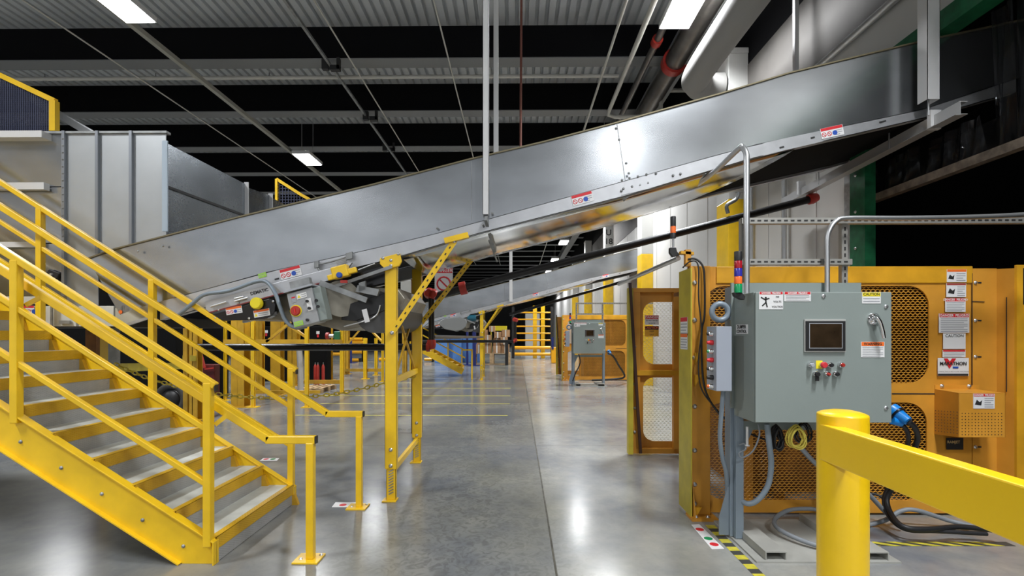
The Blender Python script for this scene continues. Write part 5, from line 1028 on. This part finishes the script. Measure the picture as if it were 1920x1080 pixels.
# screen
s0 = D(1507, 657); s1_ = D(1584, 603); sc = part('screen_bezel', MB().box(s0.x, s1_.x, YB_-0.016, YB_-0.004, s0.z-0.012, s1_.z+0.016), mat('bezel_grey', (0.42, 0.42, 0.40), 0.4), cs, bev=0.002)
part('screen_frame', MB().box(s0.x+0.005, s1_.x-0.004, YB_-0.019, YB_-0.015, s0.z-0.003, s1_.z+0.003), BLK, sc)
q0 = D(1516, 652); q1 = D(1576, 607); part('screen_glass', MB().box(q0.x, q1.x, YB_-0.021, YB_-0.018, q0.z, q1.z), SCRN, sc)
part('screen_rim', MB().box(q0.x-0.004, q1.x+0.004, YB_-0.0205, YB_-0.0185, q0.z-0.004, q0.z).box(q0.x-0.004, q1.x+0.004, YB_-0.0205, YB_-0.0185, q1.z, q1.z+0.004).box(q0.x-0.004, q0.x, YB_-0.0205, YB_-0.0185, q0.z, q1.z).box(q1.x, q1.x+0.004, YB_-0.0205, YB_-0.0185, q0.z, q1.z), LGREY, sc)
# buttons
def button(px, py, m_, r_=0.014, nm='push_button', L=0.022, lab_=None):
    c_ = D(px, py, 0.004); b1 = part(nm, MB().lathe(c_, NY, [(0.019, 0), (0.019, L), (0.015, L+0.004)], 18), CHR, cs); part('button_cap', MB().lathe(c_+NY*(L), NY, [(r_, 0), (r_, 0.014), (r_*0.8, 0.018)], 16), m_, b1, lab_)
    return b1
button(1518, 684, LGREY); button(1540, 684, mat('mushroom_red', (0.62, 0.04, 0.05), 0.35), 0.021, 'emergency_stop', 0.024, 'red mushroom head'); button(1554, 684, BLK); button(1575, 684, RED, 0.013)
button(1528, 701, BLK, 0.017); button(1549, 701, RED, 0.010); button(1565, 701, BLK, 0.013)
part('key_tag', MB().box(D(1524, 0).x, D(1531, 0).x, YB_-0.035, YB_-0.03, D(0, 712).z, D(0, 700).z), BLK, cs); part('stop_plate', MB().box(D(1530, 0).x, D(1542, 0).x, YB_-0.006, YB_-0.004, D(0, 690).z, D(0, 675).z), YLS, cs, 'yellow plate behind the emergency stop')
# handle
hc_ = D(1637, 598, 0.004); h_ = part('door_handle', MB().lathe(hc_, NY, [(0.042, 0), (0.042, 0.010), (0.030, 0.018), (0.022, 0.03)], 24), CHR, cs); part('lever', MB().tube(bez([hc_+V((0.0, -0.03, 0.0)), D(1644, 597, 0.05), D(1650, 605, 0.055), D(1658, 634, 0.05)], 5), [0.014]*14+[0.011, 0.010], 10), CHR, h_)
for px, py in ((1544, 555), (1661, 575), (1661, 765)): c_ = D(px, py, 0.004); part('door_lock', MB().lathe(c_, NY, [(0.014, 0), (0.013, 0.006), (0.006, 0.007)], 14), ZINC, cs)
# stickers
def ds(x0, x1, y0_, y1_, **k): a_ = D(x0, y1_, 0.004); c_ = D(x1, y0_, 0.004); return sticker(cs, (a_+c_)/2, c_.x-a_.x, c_.z-a_.z, **k)
ds(1423, 1468, 547, 580, head=REDS, htext='DANGER  PELIGRO', hfrac=0.15, picto='man', words=[('460', 0.13), ('VOLTS', 0.15), ('VOLTIOS', 0.15)], label='voltage danger label'); ds(1470, 1520, 547, 565, head=REDS, htext='DANGER  PELIGRO', hfrac=0.28, rows=4, label='small danger label'); ds(1616, 1651, 548, 569, head=YLS, htext='CAUTION', hfrac=0.38, htm=INK, rows=2, label='yellow caution label'); ds(1614, 1658, 641, 670, head=ORS, htext='WARNING', hfrac=0.28, htm=INK, rows=6, label='orange warning label')
# side label
wl = V((bx0-0.001, YB_+0.165, D(0, 617).z)); pl = part('name_label', MB().box(bx0-0.007, bx0-0.001, YB_+0.095, YB_+0.275, wl.z-0.034, wl.z+0.034), WHT, cs); text(pl, 'DUMPER', 0.036, wl+V((-0.0085, 0.02, 0.016)), (0, -1, 0), ZU, INK, bold=0.001); text(pl, 'CONTROL', 0.033, wl+V((-0.0085, 0.02, -0.016)), (0, -1, 0), ZU, INK, bold=0.001)
# back plate, posts
YPo = YB_+DP
part('back_plate', MB().box(bx0-0.02, P(1607, 0, 3.76).x, YPo, YPo+0.02, 1.0, P(0, 533, 3.76).z), GBOX, cs)
pw = P(1371, 0, 3.80).x
part('stand_post', MB().box(pw, pw+0.06, 3.72, 3.86, 0.015, P(0, 540, 3.78).z).box(pw-0.025, pw, 3.76, 3.86, 0.015, P(0, 540, 3.78).z), GPOST, cs, bev=0.003)
xr_ = P(1590, 0, 3.8).x; part('stand_post', MB().box(xr_, xr_+0.06, 3.72, 3.86, 0.015, 1.3), GPOST, cs, bev=0.003)
part('post_gusset', MB().poly([(pw-0.025, 3.78, 0.02), (pw-0.10, 3.78, 0.02), (pw-0.10, 3.78, 0.15), (pw-0.025, 3.78, 0.42)], (0, 0.01, 0)), GPOST, cs); part('post_gusset', MB().poly([(pw+0.06, 3.76, P(0, 800, 3.76).z), (pw+0.16, 3.76, P(0, 796, 3.76).z), (pw+0.06, 3.76, P(0, 850, 3.76).z)], (0, 0.01, 0)), GPOST, cs)
part('cross_channel', MB().box(pw+0.06, xr_, 3.74, 3.84, P(0, 801, 3.78).z, P(0, 785, 3.78).z), GBOX, cs)
q = MB(); ec = P(1350, 585, 3.74); q.tube([ec+V((0.062*math.cos(t*.349), 0, 0.062*math.sin(t*.349))) for t in range(18)], 0.022, 8, closed=True); q.obox(ec+V((0.09, 0, 0)), (0.02, 0, 0), (0, 0, 0.06), (0, 0.012, 0)); part('lifting_eye', q, GPOST, cs)
# base plate with fork pockets
bp0 = 1.63; bp1 = 2.61
part('base_plate', MB().box(bp0, bp1, 3.36, 4.12, 0, 0.012), CONCP, cs)
for (x0_, x1_) in ((1.70, 1.845), (2.34, 2.54)):
    q = MB(); hp_ = 0.062; q.box(x0_, x1_, 3.38, 4.10, hp_, hp_+0.008); q.box(x0_, x0_+0.008, 3.38, 4.10, 0.012, hp_); q.box(x1_-0.008, x1_, 3.38, 4.10, 0.012, hp_)
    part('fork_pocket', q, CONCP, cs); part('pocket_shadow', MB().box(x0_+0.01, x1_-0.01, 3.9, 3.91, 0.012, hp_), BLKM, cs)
# station box with side buttons
sb = part('button_station', MB().box(P(1340, 0, 3.55).x+0.0, P(1369, 0, 3.55).x, 3.52, 3.70, P(0, 732, 3.52).z, P(0, 612, 3.52).z), mat('station_grey', (0.33, 0.36, 0.42), 0.4), cs, bev=0.004)
xs_ = P(1340, 0, 3.55).x
for k, m_ in enumerate((BLK, REDS, GRNL, REDS, BLK, BLK, ORS)):
    z = P(0, 626+k*16.2, 3.55).z; part('station_button', MB().lathe((xs_, 3.58, z), (-1, 0, 0), [(0.018, 0), (0.018, 0.02), (0.014, 0.022), (0.014, 0.032)], 14), m_ if k % 2 else CHR, sb)
    part('station_cap', MB().lathe((xs_-0.03, 3.58, z), (-1, 0, 0), [(0.013, 0), (0.011, 0.014)], 12), m_, sb)
# strut rack above
rk = thing('strut_rack', 'slotted strut rack standing above the grey cabinet', 'strut rack', P(1490, 545, 3.76)); YR = 3.76
def slotted(a_, b_, wd, root=rk):
    a_, b_ = V(a_), V(b_); q = MB(); d_ = (b_-a_).normalized(); s_ = d_.cross(V((0, 1, 0))).normalized(); q.bar(a_, b_, 0.004, wd, up=s_); q.bar(a_+s_*wd/2+V((0, 0.02, 0)), b_+s_*wd/2+V((0, 0.02, 0)), 0.04, 0.004, up=s_); q.bar(a_-s_*wd/2+V((0, 0.02, 0)), b_-s_*wd/2+V((0, 0.02, 0)), 0.04, 0.004, up=s_)
    o = part('slotted_strut', q, mat('strut_zinc', (0.42, 0.41, 0.38), 0.45, 0.6), root); L_ = (b_-a_).length; n_ = int(L_/0.05); q = MB()
    for i in range(n_): q.obox(a_+d_*(0.03+i*0.05)+NY*0.0025, d_*0.014, s_*0.006, (0, 0.0012, 0))
    part('slot_row', q, INK, o); return o
slotted(P(1395, 560, YR), P(1395, 410, YR), 0.041); slotted(P(1584, 560, YR), P(1584, 412, YR), 0.041)
slotted(P(1391, 414, YR-0.03), V((3.955, YR-0.03, P(1391, 414, YR-0.03).z)), 0.041); slotted(P(1391, 491, YR-0.03), P(1598, 491, YR-0.03), 0.041)
part('rack_tube', MB().cyl(P(1577, 560, YR+0.03), P(1577, 412, YR+0.03), 0.012, 8), ZINC, rk)
single('power_conduit', MB().tube(bez([P(1551, 548, 3.68), P(1551, 500, 3.68), P(1551, 450, 3.68), P(1556, 430, 3.68), P(1568, 415, 3.68), P(1590, 409, 3.68), P(1700, 409, 3.68), P(1850, 406, 3.68), P(2000, 398, 3.66)], 6), 0.018, 10), ZINC, 'silver conduit from the cabinet top curving right along the rack', 'conduit')
c = P(1384, 549, 3.45); s_ = stack(c, [('green_lens', GRNL, 0.062), ('orange_lens', ORL, 0.052), ('blue_lens', BLUL, 0.058), ('red_lens', REDL, 0.052), ('top_cap', BLK, 0.065)], 0.0265, 'four colour signal light at the left edge of the near cabinet')
part('swivel_bracket', MB().poly([P(x, y, 3.44) for x, y in ((1376, 548), (1392, 549), (1398, 556), (1396, 562), (1389, 561), (1378, 555))], (0, 0.04, 0)), BLK, s_, bev=0.003)
# second cabinet
def near2(o, l): return copy_tree(o, (0, 10.9, 0), l, skip=('slot_row', 'print_lines'))
near2(cs, 'far grey control cabinet on its stand in front of the distant dumper'); copy_tree(rk, (0, 10.6, 0), 'far slotted strut rack above the far grey cabinet'); near2(s_, 'tiny signal light at the far cabinet')
# cables
single('grey_hose', MB().tube(bez([P(1438, 795, 3.55), P(1442, 830, 3.56), P(1446, 870, 3.6), P(1440, 910, 3.62), P(1420, 938, 3.65), P(1400, 944, 3.7), P(1384, 930, 3.78), P(1375, 905, 3.9)], 6), 0.020, 10), GPOST, 'thick grey hose looping down from the cabinet underside', 'hose')
single('grey_hose', MB().tube(bez([P(1356, 733, 3.6), P(1353, 770, 3.62), P(1350, 820, 3.66), P(1355, 860, 3.70), P(1362, 890, 3.74), P(1366, 960, 3.95)], 6), 0.016, 10), GPOST, 'grey hose hanging from the side button box', 'hose')
single('thin_grey_cable', MB().tube(bez([P(1421, 795, 3.6), P(1424, 815, 3.6), P(1412, 845, 3.62), P(1392, 858, 3.65), P(1386, 850, 3.68), P(1398, 842, 3.66), P(1396, 832, 3.68), P(1386, 834, 3.7)], 6), 0.006, 8), GCAB, 'thin grey looped cable beside the stand post', 'cable')
single('hanging_bolt', MB().cyl(P(1401, 800, 3.66), P(1401, 834, 3.66), 0.010, 8).cyl(P(1401, 834, 3.66), P(1401, 836, 3.66), 0.018, 8), WSTEEL, 'white threaded rod hanging under the cabinet', 'rod')
def coil(c, rx, rz, n, r_, m_, label, tilt=0.0, sq=1.0):
    pts = []; rr = random.Random(n)
    for k in range(n):
        ox, oz = rr.uniform(-.012, .012), rr.uniform(-.012, .012); s = rr.uniform(0.82, 1.05)
        for t in range(16):
            an = 6.28318*t/16; pts.append(c+V((ox+rx*s*math.cos(an), (k-n/2)*r_*1.1+0.01*math.sin(an*2), oz+rz*s*math.sin(an))))
    return single('cable_coil', MB().tube(pts, r_, 6), m_, label, 'cable coil')
coil(P(1493, 819, 3.52), 0.055, 0.078, 9, 0.005, YCAB, 'yellow coiled cable hanging under the cabinet'); coil(P(1456, 820, 3.60), 0.032, 0.085, 9, 0.006, BLK, 'black coiled cable hanging left of the yellow coil'); coil(P(1505, 812, 3.66), 0.05, 0.07, 5, 0.006, BLKG, 'black coiled cable mostly behind the yellow coil')
single('grey_hose', MB().tube(bez([P(1500, 838, 3.7), P(1530, 870, 3.75), P(1570, 900, 3.8), P(1620, 920, 3.9), P(1660, 960, 3.95), P(1690, 985, 3.9)], 6), 0.018, 8), GCAB, 'grey hose sloping down right behind the bollard', 'hose')
pg = thing('blue_plug', 'bright blue industrial plug at the right side of the near cabinet', 'plug', P(1680, 775, 3.5))
p0 = P(1671, 768, 3.55); p1 = P(1703, 790, 3.45); part('plug_body', MB().tube([p0, p0.lerp(p1, 0.35), p0.lerp(p1, 0.5), p1], [0.052, 0.052, 0.04, 0.03], 16), BLUP, pg); part('locking_ring', MB().tube([p0.lerp(p1, 0.36), p0.lerp(p1, 0.46)], 0.057, 16), BLKG, pg); part('plug_cap', MB().tube([P(1672, 788, 3.5), P(1690, 793, 3.5)], 0.028, 12), BLUP, pg)
single('power_cable', MB().tube(bez([P(1703, 790, 3.45), P(1716, 803, 3.5), P(1720, 825, 3.6), P(1705, 860, 3.75), P(1680, 905, 3.9), P(1663, 935, 3.95), P(1672, 965, 3.85), P(1695, 988, 3.70), P(1740, 992, 3.68), P(1800, 988, 3.72), P(1870, 995, 3.69)], 7), 0.019, 8).tube(bez([P(1692, 796, 3.5), P(1702, 812, 3.55), P(1700, 840, 3.7), P(1675, 895, 3.9), P(1658, 935, 3.97), P(1668, 970, 3.87), P(1700, 993, 3.74), P(1760, 996, 3.70), P(1850, 1001, 3.66)], 7), 0.016, 8), BLK, 'heavy black twin power cables from the blue plug to the floor', 'cable')
single('grey_hose', MB().tube(bez([P(1626, 985, 4.0), P(1660, 975, 4.0), P(1690, 958, 4.02), P(1720, 957, 4.0), P(1780, 976, 3.98), P(1840, 990, 3.85)], 7), 0.018, 8), GCAB, 'grey hose lying on the floor under the bollard rail', 'hose')
single('grey_hose', MB().tube(bez([P(1545, 960, 4.02), P(1520, 954, 4.02), P(1478, 957, 4.0), P(1452, 975, 3.9), P(1465, 995, 3.75), P(1530, 1022, 3.55), P(1600, 1030, 3.5)], 7), 0.017, 8), GCAB, 'grey hose looping over the cabinet base plate', 'hose')
single('black_lead', MB().tube(bez([P(1626, 925, 4.1), P(1650, 930, 4.05), P(1664, 950, 4.0), P(1672, 975, 3.9)], 6), 0.010, 6), BLK, 'thin black lead joining the power cables', 'cable')
# ================================================================ BOLLARD GUARD RAIL
bl = thing('guard_bollard', 'yellow bollard with heavy yellow rail in the right foreground', 'bollard', (1.43, 2.2, 0))
bc = V((P(1579.5, 900, 2.2).x, 2.2, 0)); br = 0.099; zt_ = 1.228
prof = [(br, 0), (br, zt_-0.024), (br*0.99, zt_-0.020), (br*0.96, zt_-0.017), (br*0.8, zt_-0.010), (br*0.5, zt_-0.003), (0.001, zt_)]
part('bollard_post', MB().lathe(bc, ZU, prof, 48), BOL, bl); part('base_plate', MB().box(bc.x-0.18, bc.x+0.18, 2.02, 2.38, 0, 0.012), BOL, bl)
e0 = V((bc.x-br-0.004, 2.2, 0)); e1 = V((1.335, 1.29, 0)); dd = (e1-e0).normalized(); e2 = e0+dd*2.6; sd = V((dd.y, -dd.x, 0)); sd = sd if sd.x > 0 else -sd
wr = 0.066; z0 = 1.007; z1 = 1.167
q = MB(); cc = (e0+e2)/2+sd*wr/2; cc.z = (z0+z1)/2; q.obox(cc, dd*(e2-e0).length/2, sd*wr/2, ZU*(z1-z0)/2); part('guard_rail', q, BOL, bl, bev=0.006)
p2 = e2-dd*0.12; part('bollard_post', MB().lathe(V((p2.x+0.1, p2.y, 0)), ZU, prof, 32), BOL, bl)

copy_tree(pg, (0, 10.9, 0), 'tiny blue plug at the right side of the far cabinet')
single('power_cable', MB().tube(bez([P(1140, 662, 14.2), P(1150, 668, 14.2), P(1160, 685, 14.6), P(1171, 706, 15.2), P(1150, 711, 15.4), P(1110, 713, 15.3)], 5), 0.03, 6), BLK, 'black cable from the far blue plug trailing on the floor', 'cable')
single('hanging_leads', MB().tube(bez([P(1085, 664, 14.1), P(1088, 680, 14.1), P(1079, 700, 14.3), P(1074, 714, 14.4)], 4), 0.018, 6), BLK, 'dark leads hanging under the far cabinet', 'cable')
